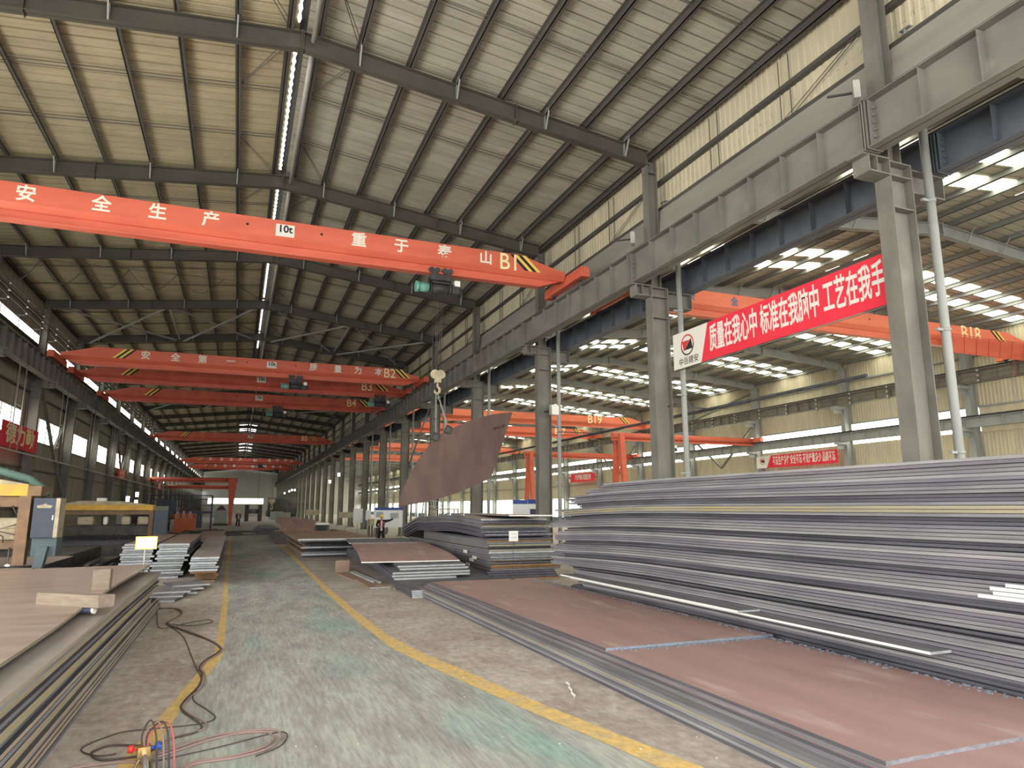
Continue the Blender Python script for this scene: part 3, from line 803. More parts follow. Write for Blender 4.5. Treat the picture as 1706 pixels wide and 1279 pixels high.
crane(118.0, XLr, XRr, 10.08, 'small orange crane far down the right hall, fourth behind the hanging plate', (), None, None, (), cm='crane_light_orange', rail_z=10.05)
hoist(22.0, 60.2, 10.08, 0, 'green hoist on the crane numbered B19, seen left of the hanging plate')
# semi-gantry cranes: a leg pair on the floor, the other end on the lower far-wall girder
def semi_gantry(y, xleg, xend, ztop, label, zr, dirn=1, cm='crane_orange', gauge=1.7, lw=1.0):
    e = thing('semi_gantry_crane', (xleg, y, 0), label, 'crane')
    L = (xend - xleg)
    m = MB(); m.tube([(-.6 * dirn, .2, ztop - .25), (L, .2, ztop - .25)], .24, 14); m.box(min(-.6 * dirn, L), .08, ztop - .62, max(-.6 * dirn, L), .32, ztop - .5); m.build('bridge_tube', cm, e)
    for s in (-1, 1):
        m = MB(); a, b = s * .25, s * gauge * .62
        m.v += [(-.2 * lw, .2 + a - .22, ztop - .1), (.2 * lw, .2 + a - .22, ztop - .1), (.2 * lw, .2 + a + .22, ztop - .1), (-.2 * lw, .2 + a + .22, ztop - .1),
                (-.16, .2 + b - .16, .35), (.16, .2 + b - .16, .35), (.16, .2 + b + .16, .35), (-.16, .2 + b + .16, .35)]
        for q in ((0, 1, 2, 3), (7, 6, 5, 4), (0, 4, 5, 1), (1, 5, 6, 2), (2, 6, 7, 3), (3, 7, 4, 0)): m.f.append(q); m.m.append(0); m.sm.append(False)
        m.build('leg', cm, e)
    m = MB(); m.box(-.25, .2 - gauge * .8, .1, .25, .2 + gauge * .8, .36); m.build('bottom_beam', cm, e)
    for s in (-1, 1): MB().tube([(-.06, .2 + s * gauge * .65, .15), (.06, .2 + s * gauge * .65, .15)], .15, 12).build('wheel', 'black_steel', e)
    m = MB(); m.box(L - .15, -.9, zr + .02, L + .15, 1.3, zr + .34); m.build('end_truck', cm, e)
    return e
g = semi_gantry(44.5, 26.3, 38.8, 7.75, 'orange semi-gantry crane with a slanted leg pair, behind the third column', 7.38)
hoist(30.6, 44.7, 7.75 - .62, 0, 'green hoist under the orange semi-gantry crane behind the third column')
semi_gantry(63.0, 26.9, 38.8, 7.75, 'orange semi-gantry crane left of the third column, leg above two notice boards', 7.38)
semi_gantry(96.0, -.75, -10.3, 5.95, 'red semi-gantry crane far down the left side, leg before the lit end-wall window', 5.4, -1, 'crane_red', lw=2.6)
semi_gantry(120.0, -.9, -10.3, 5.7, 'smaller red semi-gantry crane behind the first one at the far left', 5.2, -1, 'crane_red', lw=2.2)
# ================================================================== steel plates: every plate a thing of its own
def plate(x0, x1, y0, y1, z, t, mats, label, group=None, bend=None, ny=36, rz=0.0, name='steel_plate', notch=0.0):
    """flat or bent plate; bend(y, x) lifts it; mats = (faces, long edges, ends)"""
    bend = bend or (lambda y, x: 0.0)
    cx_, cy_ = (x0 + x1) / 2, (y0 + y1) / 2
    m = MB(); n = ny
    for i in range(n + 1):
        y = y0 + (y1 - y0) * i / n
        for x in (x0, x1):
            xx = x
            dz = bend(y, xx)
            m.v += [(xx - cx_, y - cy_, dz), (xx - cx_, y - cy_, dz + t)]
    for i in range(n):
        a = i * 4; c = a + 4
        m.f += [(a, c, c + 2, a + 2), (a + 1, a + 3, c + 3, c + 1), (a, a + 1, c + 1, c), (a + 2, c + 2, c + 3, a + 3)]
        m.m += [0, 0, 1, 1]; m.sm += [False] * 4
    m.f += [(0, 2, 3, 1), (n * 4, n * 4 + 1, n * 4 + 3, n * 4 + 2)]; m.m += [2, 2]; m.sm += [False, False]
    o = m.build(name, mats, loc=(cx_, cy_, z)); o.rotation_euler.z = rz
    return tag(o, label, 'steel plate', group)
R_ = random.Random(11)
# ---- low stack at the right of the lane
z = 0.0
LOWE = ['mill_dark', 'mill_pale', 'mill_violet', 'mill_pale', 'mill_olive', 'mill_grey']
for k in range(6):
    plate(4.43 + .012 * k + R_.uniform(-.015, .015), 7.25, 3.6 + R_.uniform(-.1, .1), 18.45 - .12 * k + R_.uniform(-.06, .06), z, .029, ('mill_grey', LOWE[k], 'mill_grey'),
          'long plate, %s up from the floor in the low stack beside the right line' % ORD[k + 1], 'plates of the low right stack', ny=4); z += .0295
for k in range(4):
    plate(4.64 + .02 * k + R_.uniform(-.01, .01), 7.42 + .02 * k, (4.2 if k == 3 else 3.7) + R_.uniform(-.05, .05), 17.9 - .08 * k, z, .032, ('plate_red', 'mill_dark' if k % 2 else 'mill_grey', 'mill_grey'),
          'dark-edged long plate, %s from the top of the low stack\'s inset layers' % ORD[4 - k] if k < 3 else 'long dusty red plate under the shorter top plate of the low right stack',
          'plates of the low right stack', ny=4); z += .0325
plate(4.72, 7.55, 8.52, 17.45, z, .034, ('plate_red', 'mill_dark', 'flake_blue'), 'shorter red plate topping the low right stack, its near end a blue-grey seam', 'plates of the low right stack', ny=4)
z_rf = z
fl = MB(); rr_ = random.Random(3)
for i in range(420):
    y = rr_.uniform(4.2, 17.2); x = 7.5 - abs(rr_.gauss(0, .09)) - .02
    s_ = rr_.uniform(.008, .028); zz = z_rf + (.0345 if y > 8.55 else 0)
    fl.box(x, y, zz, x + s_, y + s_ * rr_.uniform(.6, 2), zz + s_ * .5)
for i in range(160):
    x = rr_.uniform(4.9, 7.5); y = 8.5 - abs(rr_.gauss(0, .05)); s_ = rr_.uniform(.008, .024)
    fl.box(x, y - s_, z_rf, x + s_, y, z_rf + s_ * .5)
o = fl.build('mill_scale', 'flake_blue'); tag(o, 'crumbs of blue-grey mill scale along the edge and seam of the low red plates', 'scale', kind='stuff')
# ---- tall stack: plate bundles, some set back with recess shade put into the colour
z = 0.0
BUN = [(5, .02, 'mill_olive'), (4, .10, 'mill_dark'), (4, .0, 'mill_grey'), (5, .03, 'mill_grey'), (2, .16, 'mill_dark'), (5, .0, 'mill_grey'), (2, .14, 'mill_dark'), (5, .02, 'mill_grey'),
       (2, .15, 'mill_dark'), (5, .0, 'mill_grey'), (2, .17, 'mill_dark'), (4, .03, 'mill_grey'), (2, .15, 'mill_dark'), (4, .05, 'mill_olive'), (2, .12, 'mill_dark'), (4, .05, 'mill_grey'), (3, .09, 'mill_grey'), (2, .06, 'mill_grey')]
TT = 2.76 / sum(b[0] for b in BUN)
def big_bend(z):
    a = .13 * min(1.0, z / 1.2) * (1.0 if z < 2.0 else 1 - .6 * (z - 2.0))
    return lambda y, x: -a * smooth((y - 10.5) / 6.0) * (y - 10.5) / 5.5 if y > 10.5 else 0.0
ends = [15.3, 15.6, 14.9, 15.2, 15.6, 16.3, 15.9, 16.5, 15.8, 16.2, 16.0, 16.6, 16.1, 16.2, 15.2, 15.6, 14.8, 13.9]
for bi, (n, inset, em) in enumerate(BUN):
    nm = ORD[bi + 1] if bi < 18 else 'top'
    lab = '%s grey plate in the %s bundle up from the floor of the tall stack' % ('set-back dark' if inset > .1 else 'long', nm)
    for k in range(n):
        e_ = em
        if bi == 13 and k in (0, 3): e_ = 'mill_grey'
        if em == 'mill_grey': e_ = ('mill_grey', 'mill_violet', 'mill_pale', 'mill_grey', 'mill_violet')[(bi * 2 + k * 3) % 5]
        plate(7.6 + inset + R_.uniform(-.03, .03), 9.95 + R_.uniform(-.03, .03), 3.1 + R_.uniform(-.12, .12), ends[bi] + R_.uniform(-.28, .22), z, TT * .865,
              ('mill_dark' if bi < 17 else 'plate_brown', e_, 'mill_grey'), lab, 'plates of the %s bundle of the tall stack' % nm, bend=big_bend(z), ny=34)
        z += TT
for o in [o for o in bpy.data.objects if o.get('group') == 'plates of the eighteenth bundle of the tall stack']:
    pass
topz = z
# white paint on three plate edges near the right frame edge of the tall stack
pz = MB()
for i in range(4):
    y1 = 5.35 - i * .07 - (0.1 if i % 2 else 0)
    pz.box(7.585, 3.4, 1.235 + i * .046, 7.592, y1, 1.27 + i * .046)
tag(pz.build('paint_mark', 'insulator_white'), 'white paint brushed across plate edges low on the tall stack at the right', 'paint mark')
# two plates pushed out of the foot of the tall stack
plate(7.28, 9.4, 5.75, 14.75, .585, .03, ('mill_grey', 'insulator_white', 'cut_edge'), 'pale-edged plate jutting farthest out of the foot of the tall stack', 'plates jutting from the tall stack', ny=4)
plate(7.2, 9.4, 8.85, 15.1, .62, .03, ('mill_grey', 'insulator_white', 'cut_edge'), 'shorter pale-edged plate jutting out above the longer one at the tall stack', 'plates jutting from the tall stack', ny=4)
# ---- flat pile with a red-brown sheet behind the low stack
hump = lambda y, x: .33 * smooth((y - 17.2) / 6.0) if y > 17.2 else 0.0
z = 0.0
for k in range(4):
    plate(4.16 + .01 * k, 6.9, 17.2 + .07 * k, 28.6, z, .038, ('plate_dark', 'mill_dark', 'cut_edge'), 'dark drooping plate with cut pale end, %s up in the pile under the red-brown sheet' % ORD[k + 1], 'drooping dark plates of the middle pile', bend=hump); z += .039
W4 = [(4.12, 5.9, 19.2), (4.1, 6.35, 19.35), (4.14, 6.4, 19.5), (4.4, 6.45, 19.8), (4.38, 6.4, 19.95)]
for k, (a, b, c) in enumerate(W4):
    plate(a, b, c, 28.0, z, .05, ('plate_dark', 'mill_dark', 'cut_edge'), 'plate with sawn light-grey end, %s up in the bundle under the red-brown sheet' % ORD[k + 1], 'light-ended plates of the middle pile', bend=hump); z += .052
plate(3.85, 6.75, 20.45, 28.2, z + .01, .03, ('plate_red', 'mill_dark', 'insulator_white'), 'large red-brown sheet lying crooked on top of the middle pile, before the worker', bend=lambda y, x: hump(y, x) + .06 * smooth((y - 24) / 4), rz=math.radians(-6))
plate(4.3, 6.9, 27.2, 31.3, z + .075, .03, ('mill_grey', 'mill_grey', 'cut_edge'), 'grey sheet at the far end of the middle pile, in front of the worker\'s feet', bend=hump, rz=math.radians(-6))
# offcuts on the floor left of the middle pile
e = thing('bent_offcut', (3.55, 23.2, 0), 'rust-brown bent steel offcut with an upturned end beside the middle pile', 'offcut', rz=math.radians(4))
MB().box(-.22, -1.4, .0, .2, 1.3, .03).build('base_flap', 'plate_brown', e); MB().box(-.22, 1.3, 0, .25, 1.33, .42).build('upturned_flap', 'plate_brown', e)
for i, (a, b) in enumerate((((3.72, 24.3, .05), (3.86, 20.9, .05)), ((3.84, 24.4, .05), (4.02, 20.6, .05)))):
    tag(MB().bar(a, b, .05).build('steel_bar', 'cut_edge'), 'thin bright square bar on the floor by the bent offcut, ' + ('left' if i == 0 else 'right') + ' one', 'bar', 'bright bars by the bent offcut')
plate(3.55, 4.12, 19.6, 26.6, .003, .022, ('plate_brown', 'rust_edge', 'cut_edge'), 'flat rust-brown strip on the floor along the middle pile', ny=2)
for i in range(4):
    a = (3.75 + .12 * i, 19.9 - .28 * i); tag(MB().bar((a[0], a[1], .02), (a[0] + .7 - .1 * i, a[1] + .25, .02), .03).build('scrap_strip', 'dusty_beige'),
        'narrow scrap strip on the floor before the middle pile, %s from the camera' % ORD[4 - i], 'scrap', 'scrap strips by the middle pile')
# ---- tall bent pile behind the white paper sign
z = 0.0
def m2b(k):
    if k < 19: return lambda y, x: 0.0
    return lambda y, x: -.62 * smooth((y - 30.0) / 4.2) + .05 * (1 - math.cos((y - 21) * .75))
EG = ['rust_edge', 'mill_dark', 'mill_dark', 'mill_dark', 'mill_grey', 'rust_edge', 'rust_edge', 'mill_grey', 'rust_edge', 'mill_grey', 'cut_edge', 'mill_grey', 'cut_edge', 'mill_olive', 'mill_dark', 'mill_olive', 'mill_grey', 'rust_edge', 'mill_dark', 'mill_dark', 'mill_grey', 'mill_grey', 'mill_dark', 'cut_edge', 'mill_olive', 'mill_olive', 'mill_dark', 'cut_edge']
for k in range(28):
    t = .064
    if k < 4: x0, x1, ya, yb = 7.3, 9.6, 20.2 + .12 * k, 31.5
    elif k < 14: x0, x1, ya, yb = 7.42 + .03 * (k % 3), 9.85, 20.55 + R_.uniform(-.2, .25), 31.6 + R_.uniform(-.3, .3)
    elif k < 19: x0, x1, ya, yb = 7.6, 9.9, 21.3 + R_.uniform(-.2, .2), 29.6
    else: x0, x1, ya, yb = 7.55 + .05 * (k % 2), 10.0, 21.7 + R_.uniform(-.4, .4), 33.2 + .08 * (k - 19)
    tag_ = 'topmost plate' if k == 27 else 'plate, %s' % (ORD[k + 1] if k < 20 else ORD[28 - k] + ' from the top') + (' from the floor' if k < 20 else '')
    plate(x0, x1, ya, yb, z, t * .93, ('plate_brown' if k == 27 else 'mill_dark', 'mill_dark' if 17 < k < 24 else 'mill_grey', EG[k]),
          'bent %s of the wavy pile behind the white paper sign' % tag_, 'plates of the wavy pile', bend=m2b(k)); z += t + (.003 if k > 18 else 0)
plate(8.3, 9.9, 20.6, 29.5, z + .104, .035, ('plate_tan', 'mill_grey', 'insulator_white'), 'pale-edged loose sheet across the very top of the wavy pile', rz=math.radians(-3))
pp = MB()
for (y, zz) in ((22.6, .26), (22.2, .43), (21.9, .52), (22.9, .66)):
    pp.box(7.40, y, zz, 7.412, y + .42, zz + .1)
tag(pp.build('paper_labels', 'insulator_white'), 'white paper labels stuck on the lower plate edges of the wavy pile', 'label')
# ---- pile with recessed layers, farther along the lane
z = 0.0
L3 = [(2.85, 5.3, 32.9, 'mill_dark'), (2.8, 5.35, 32.6, 'cut_edge'), (2.8, 5.3, 32.7, 'mill_grey'), (3.1, 5.2, 33.2, 'mill_dark'), (3.1, 5.2, 33.2, 'mill_dark'), (2.75, 5.6, 32.4, 'cut_edge'),
      (2.95, 5.35, 32.9, 'mill_dark'), (3.0, 5.35, 32.9, 'mill_dark'), (3.0, 5.35, 32.9, 'mill_dark'), (2.6, 5.7, 31.6, 'mill_olive'), (2.5, 5.85, 31.1, 'cut_edge')]
for k, (a, b, c, ed) in enumerate(L3):
    plate(a, b, c, 42.4 - .1 * k, z, .078, ('plate_brown', 'plate_brown', ed), 'brown plate, %s up in the stepped pile left of the worker' % ORD[k + 1], 'plates of the stepped pile', ny=3); z += .08
for k in range(4):
    plate(5.75 + .2 * k, 7.35 - .1 * k, 33.5, 42.0, .13 * k, .125, ('plate_brown', 'rust_edge', 'plate_brown'), 'thick rust-brown plate, %s up in the low block left of the worker' % ORD[k + 1], 'plates left of the worker', ny=2)
# ---- piles beyond, with a red sheet leaning over them
z = 0.0
for k in range(7):
    plate(2.35 + .06 * k, 4.0 + .05 * k, 44.6 + .2 * k, 57, z, .07, ('plate_brown', 'mill_grey', 'mill_dark'), 'small grey-edged plate, %s up in the far pile under the leaning red sheet' % ORD[k + 1], 'plates of the far pile', ny=2); z += .072
for k in range(6):
    plate(4.2, 6.2, 45.6 + .15 * k, 57, .085 * k, .08, ('mill_dark', 'mill_dark', 'cut_edge' if k in (2, 4) else 'mill_dark'), 'small dark plate, %s up in the block right of the far pile' % ORD[k + 1], 'plates right of the far pile', ny=2)
for k in range(6):
    plate(1.6 + .08 * k, 3.4, 60 + .3 * k, 74, .08 * k, .075, ('mill_grey', 'mill_grey', 'mill_dark'), 'tiny far plate, %s up in the last pile along the right of the lane' % ORD[k + 1], 'plates of the last right pile', ny=2)
m = MB().grid(lambda u, v: (2.9 + 2.6 * u - .3 * v, 46.5 + 4.5 * v, .54 + .12 * u + 1.0 * v - .35 * u * v + .05 * math.sin(3 * u)), 6, 6)
b0 = len(m.v)
m.grid(lambda u, v: (2.9 + 2.6 * u - .3 * v, 46.53 + 4.5 * v, .505 + .12 * u + 1.0 * v - .35 * u * v + .05 * math.sin(3 * u)), 6, 6)
tag(m.build('leaning_sheet', 'plate_red'), 'small tilted red sheet leaning over the far pile', 'steel plate')
# ---- big stack in the left foreground
NL = 18
XR1 = [-1.44, -1.45, -1.46, -1.47, -1.455, -1.50, -1.49, -1.50, -1.505, -1.55, -1.54, -1.50, -1.495, -1.52, -1.56, -1.54, -1.53, -1.52]
YR1 = [17.6, 17.8, 17.3, 17.6, 17.0, 17.4, 16.2, 16.1, 16.2, 16.3, 17.5, 17.6, 17.2, 17.7, 17.9, 17.6, 17.8, 18.0]
ELF = ['mill_grey', 'edge_dusty', 'edge_dusty', 'mill_pale', 'edge_dusty', 'edge_olive', 'edge_dusty', 'mill_pale', 'edge_dusty', 'mill_grey', 'edge_dusty', 'edge_olive', 'edge_olive', 'mill_grey', 'edge_dusty', 'edge_olive', 'mill_pale', 'edge_dusty']
for k in range(NL):
    f = k / (NL - 1)
    plate(-5.6, XR1[k], 2.4 + R_.uniform(-.1, .1), YR1[k], k * .0445, .0412, ('plate_dusty' if k == NL - 1 else 'mill_dark', ELF[k], 'cut_edge' if 5 < k < 10 else 'mill_grey'),
          'brown-edged plate, %s up in the stack at the lower left corner' % ORD[k + 1], 'plates of the lower left stack', bend=lambda y, x, f=f: -.05 * f * smooth((y - 11.5) / 6.5), ny=40)
lf = lambda y, x: -.035 * smooth((y - 13.2) / 4.6) + (.05 * smooth((x + 3) / 1.3) * smooth((y - 9) / 3))
plate(-5.6, -1.80, 2.2, 18.4, .845, .035, ('plate_tan', 'mill_olive', 'plate_tan'), 'tan top sheet of the lower left stack, with a timber beam lying on it', bend=lf, ny=40)
tag(MB().prism([(-.62, -.06), (.5, -.11), (.56, .1), (-.5, .12)], 2, 0, .16).build('timber_beam', 'wood', loc=(-1.93, 11.0, .905), bevel=.01), 'dusty timber beam lying across the edge of the tan top sheet, lower left', 'timber')
bpy.data.objects['timber_beam'].rotation_euler.z = math.radians(-38)
tag(MB().prism([(-.13, -.09), (.11, -.08), (.12, .09), (-.12, .08)], 2, 0, .34).build('timber_block', 'wood', loc=(-1.9, 12.8, .90), bevel=.01), 'upright timber block standing on the tan top sheet behind the beam', 'timber')
pb = thing('pipe_stub', (-1.68, 10.75, .82), 'short blue and white pipe end poking from under the timber beam', 'pipe')
MB().tube([(-.25, .1, .05), (.0, 0, .05)], .04, 10).build('pipe_body', 'frame_blue', pb); MB().tube([(.0, 0, .05), (.03, -.012, .05)], .046, 10).build('pipe_collar', 'insulator_white', pb)
# strips lying on the floor past that stack
for k in range(6):
    a = (-1.95 + .06 * k, 18.6 + .5 * k)
    plate(a[0], a[0] + .8 + .03 * k, a[1], a[1] + 1.1, .003 + .045 * (k % 3), .04, ('mill_grey', 'mill_dark', 'cut_edge'), 'short loose strip past the lower left stack, %s from the camera' % ORD[k + 1], 'strips past the lower left stack', ny=1, rz=math.radians(-8 + 5 * k))
# ---- two stacks of narrow strips left of the lane
for k in range(15):
    for c in range(2):
        x0 = -3.38 + .92 * c + .02 * ((k * 7) % 5) + (.1 if k > 6 else 0) * c
        plate(x0, x0 + .86 + .03 * ((k * 3) % 4), 24.6 + .07 * k + .12 * ((k + c) % 3), 34.5, .069 * k, .062, ('mill_grey' if k < 14 else 'plate_tan', 'mill_dark', 'cut_edge'),
              'light-ended strip, %s up in the %s row of the pile behind the yellow sign' % (ORD[k + 1], ('left', 'right')[c]), 'strips behind the yellow sign', ny=2)
for k in range(12):
    sag = lambda y, x: .06 * math.sin((y - 22) * .35)
    plate(-1.16 + (.12 if k < 5 else 0) + .015 * (k % 3), -.47 + .03 * (k % 4), 22.0 + .12 * ((k * 5) % 3) + (.9 if k < 5 else 0), 36.5, .01 + .066 * k, .056, ('plate_dusty' if k == 11 else 'mill_grey', 'mill_dark', 'cut_edge' if k > 5 else 'rust_edge'),
          'wavy strip, %s up in the narrow pile at the left edge of the lane' % ORD[k + 1], 'strips of the narrow pile', ny=40, bend=lambda y, x: .10 * smooth((y - 22) / 14) + .03 * math.sin((y - 22) * .8) * smooth((y - 23) / 3))
for k in range(8):
    plate(-2.3 + .05 * k, -.6, 37.5 + .2 * k, 50, .085 * k, .08, ('plate_tan', 'mill_dark', 'mill_dark'), 'tan far plate, %s up in the pile beyond the narrow strips' % ORD[k + 1], 'plates beyond the narrow strips', ny=2)
# ---- tilted plate hanging from the nearest crane
P00, P01, P10, P11 = Vector((5.12, 23.6, 2.22)), Vector((6.2, 22.6, 4.62)), Vector((8.05, 22.3, 3.2)), Vector((8.80, 22.2, 5.50))
def hang(u, v):
    p = (P00 * (1 - u) + P10 * u) * (1 - v) + (P01 * (1 - u) + P11 * u) * v
    p = p + Vector((0, -.28, .0)) * math.sin(math.pi * u) + Vector((0, 0, .16)) * math.sin(math.pi * u) * (v) + Vector((0, 0, -.14)) * math.sin(math.pi * u) * (1 - v) + Vector((-.16, 0, .1)) * math.sin(math.pi * v) * (1 - u)
    return p
m = MB().grid(hang, 14, 10, 0)
m.grid(lambda u, v: hang(u, v) + Vector((.004, .02, .004)), 14, 10, 0)
for (uu, vv) in ((lambda t: (1, t)), (lambda t: (0, t)), (lambda t: (t, 0)), (lambda t: (t, 1))) and [(lambda t: (1, t), 1), (lambda t: (0, t), 0), (lambda t: (t, 0), 0), (lambda t: (t, 1), 0)]:
    m.grid(lambda a, b, uu=uu: hang(*uu(a)) + Vector((.004, .02, .004)) * b, 12, 1, 1)
m.v = [tuple(Vector(v) - Vector((7, 22.5, 3.9))) for v in m.v]
hp = m.build('hanging_plate', ['plate_hung', 'cut_edge'], loc=(7, 22.5, 3.9))
tag(hp, 'large tilted red-brown steel plate hanging in the air from crane chains', 'steel plate')
MB().text('20×6-28', .13, lambda u, v, w: Vector((u * .95, .0, v + u * .28)) + Vector((1.22, -.495 + 0 * w, 1.02)), depth=.002).build('chalk_mark', 'plate_tan', hp)
HK = Vector((6.15, 22.53, Z1 - 3.6 - .65))
def chain(name, a, b, label, n=None, clamp=True):
    a, b = Vector(a), Vector(b); L = (b - a).length; e = thing(name, a, label, 'lifting chain', 'lifting chains of the hanging plate')
    m = MB(); n = max(6, int(L / .13)); d = (b - a)
    for i in range(n):
        p = d * (i / n); q = d * ((i + 1.25) / n)
        off = Vector((.022, 0, 0)) if i % 2 else Vector((0, .022, 0))
        m.tube([p + off, q + off], .012, 4, smooth=False); m.tube([p - off, q - off], .012, 4, smooth=False)
    m.build('chain_links', 'chain_steel', e)
    if clamp:
        c = MB(); c.box(-.09, -.09, -.17, .09, .09, .02); c.tube([(-.1, 0, .04), (.1, 0, .04)], .06, 8)
        o = c.build('plate_clamp', 'black_steel', e); o.location = d; o.rotation_euler = (0, math.radians(25), 0)
    return e
chain('lifting_chain', HK, hang(.13, 1.0) + Vector((0, 0, .05)), 'right-hand lifting chain from the crane hook to the plate\'s upper edge')
chain('lifting_chain', HK + Vector((-.05, 0, 0)), hang(0.0, .97) + Vector((0, 0, .05)), 'middle lifting chain from the crane hook to the plate\'s upper left corner')
o = MB().tube([(0, 0, 0), tuple(hang(.0, .55) - HK + Vector((-.1, .1, 0)))], .022, 6).build('sling_cable', 'black_steel', loc=tuple(HK + Vector((-.08, .06, 0))))
tag(o, 'dark sling cable from the crane hook behind the plate\'s left edge', 'cable')
# ================================================================== banners and signs
def banner(loc, L, H, text, txt_h, label, axis_sgn, logo=True, company=True, white=.26, sxx=.8, txt_mat='banner_white', slant=.06, back=0):
    """banner in a plane of constant x; reads towards -y when seen from the hall (axis_sgn -1) or +y"""
    e = thing('slogan_banner', loc, label, 'banner')
    s = axis_sgn
    P = lambda u, v, w=0: (-.012 - w if s < 0 else .012 + w, s * u, v)
    wl = L * white if logo else 0
    m = MB()
    def slab(pts):
        f = [P(u, v) for u, v in pts]; b = [(0, p[1], p[2]) for p in f]
        n = len(f); q = len(m.v); m.v += f + b
        m.f.append(tuple(range(q, q + n))); m.m.append(0); m.sm.append(False)
        m.f.append(tuple(range(q + n, q + 2 * n))[::-1]); m.m.append(0); m.sm.append(False)
        for i in range(n):
            j = (i + 1) % n; m.f.append((q + i, q + j, q + n + j, q + n + i)); m.m.append(0); m.sm.append(False)
    d = L * slant if logo else 0
    slab([(wl - d, 0), (L, 0), (L, H), (wl, H)]); m.build('red_field', 'banner_red', e)
    if logo:
        m = MB(); slab([(0, 0), (wl - d, 0), (wl, H), (0, H)]); w_ = m.build('white_field', 'banner_white', e)
        c = (wl * .42, H * .60); r = H * .29
        g = MB(); N = 28
        for i in range(N):
            a, b = 2 * math.pi * i / N, 2 * math.pi * (i + 1) / N
            f = lambda t, rr: P(c[0] + rr * math.cos(t), c[1] + rr * math.sin(t), .004)
            g.quadface([f(a, r), f(b, r), f(b, r * .86), f(a, r * .86)], 0 if math.sin(a) > -.1 else 1)
        g.quadface([P(c[0] - r * .8, c[1] + r * .42, .005), P(c[0] + r * .38, c[1] + r * .42, .005), P(c[0] - r * .55, c[1] - r * .58, .005)], 0)
        g.quadface([P(c[0] + r * .8, c[1] - r * .46, .005), P(c[0] - r * .42, c[1] - r * .46, .005), P(c[0] + r * .58, c[1] + r * .55, .005)], 1)
        g.build('round_emblem', ['logo_red', 'black_paint'], w_)
        if company:
            MB().text('中岳建安', H * .22, lambda u, v, w: P(wl * .44 + u, H * .155 + v, .005 + w), depth=.002).build('company_name', 'black_paint', w_)
    for uu in (.12, .5, .88):
        bk = MB(); q = P(L * uu, H * .5); bk.box(0 if s < 0 else -back, q[1] - .03, q[2] - .03, back if s < 0 else 0, q[1] + .03, q[2] + .03)
        if back: bk.build('bracket', 'purlin_steel', e)
    MB().text(text, txt_h, lambda u, v, w: P(wl + (L - wl) * .5 + u * sxx, H * .5 + v, .004 + w), depth=.003, bold=txt_h * .018).build('slogan', txt_mat, e)
    return e
b = banner((12.2, 17.3, 6.32), 7.9, 1.1, '质量在我心中 标准在我脑中 工艺在我手中', .82, 'big red slogan banner hanging between the two nearest columns', -1, white=.215, sxx=.40, slant=.045)
rod = MB(); 
for u in (0, .0): rod.tube([(0.0, 0, -.03), (0, -7.9, -.03)], .015, 6)
rod.build('bottom_rod', 'galvanised', b)
banner((39.0, 44.6, 5.28), 8.2, .95, '不忘生产多忙 安全不忘 不论产量多少 品质不忘', .74, 'red slogan banner on the far wall just above the tall plate stack', -1, white=.2, sxx=.40, company=False, back=1.08)
banner((39.0, 79.0, 5.3), 6.9, 1.0, '产品零缺陷 质量是生命', .74, 'smaller red slogan banner on the far wall, between the third column and the stack', -1, white=.12, sxx=.55, company=False, back=1.08)
banner((-10.55, 38.6, 5.12), 6.4, 1.2, '德力勤', 1.05, 'red banner with tall gold characters on the left wall, at the picture\'s left edge', 1, logo=False, sxx=1.6, txt_mat='pale_yellow_paint', back=.8)
banner((-10.55, 73.2, 4.85), 5.2, .95, '安全责', .9, 'small red banner farther along the left wall, under a lit window', 1, logo=False, sxx=1.1, txt_mat='pale_yellow_paint', back=.8)
banner((-10.55, 108, 4.7), 5.0, .9, '质量', .85, 'tiny red banner far along the left wall', 1, logo=False, sxx=1.3, txt_mat='pale_yellow_paint', back=.8)
# paper sign on a rod and the yellow-edged sign
e = thing('stack_sign', (6.83, 17.25, z_rf + .03), 'white paper sign on a thin rod at the far end of the low red plates', 'sign')
MB().tube([(0, 0, 0), (0.03, 0, .98)], .008, 6).build('post', 'purlin_steel', e); MB().box(-.07, -.06, 0, .07, .06, .012).build('foot', 'purlin_steel', e)
p = MB().box(-.1, -.012, .98, .16, -.006, 1.25).build('paper', 'insulator_white', e)
MB().text('Q355B', .05, lambda u, v, w: (.03 + u, -.014 - w, 1.17 + v), depth=.001).text('14×2200', .045, lambda u, v, w: (.03 + u, -.014 - w, 1.08 + v), depth=.001).build('print', 'board_grey', p)
e = thing('stack_sign', (-1.93, 18.2, .70), 'yellow-edged white sign on a post behind the lower left stack', 'sign')
MB().tube([(0.02, 0, 0), (0.02, 0, .6)], .018, 6).build('post', 'galvanised', e); MB().box(-.1, -.08, -.01, .14, .08, .01).build('foot', 'galvanised', e)
p = MB().box(-.19, -.02, .55, .26, -.008, .84).build('sign_board', 'tag_yellow', e)
MB().box(-.16, -.024, .575, .235, -.021, .815).build('paper', 'insulator_white', p)
MB().text('下料区', .1, lambda u, v, w: (.04 + u, -.026 - w, .72 + v), depth=.001).build('print', 'board_grey', p)
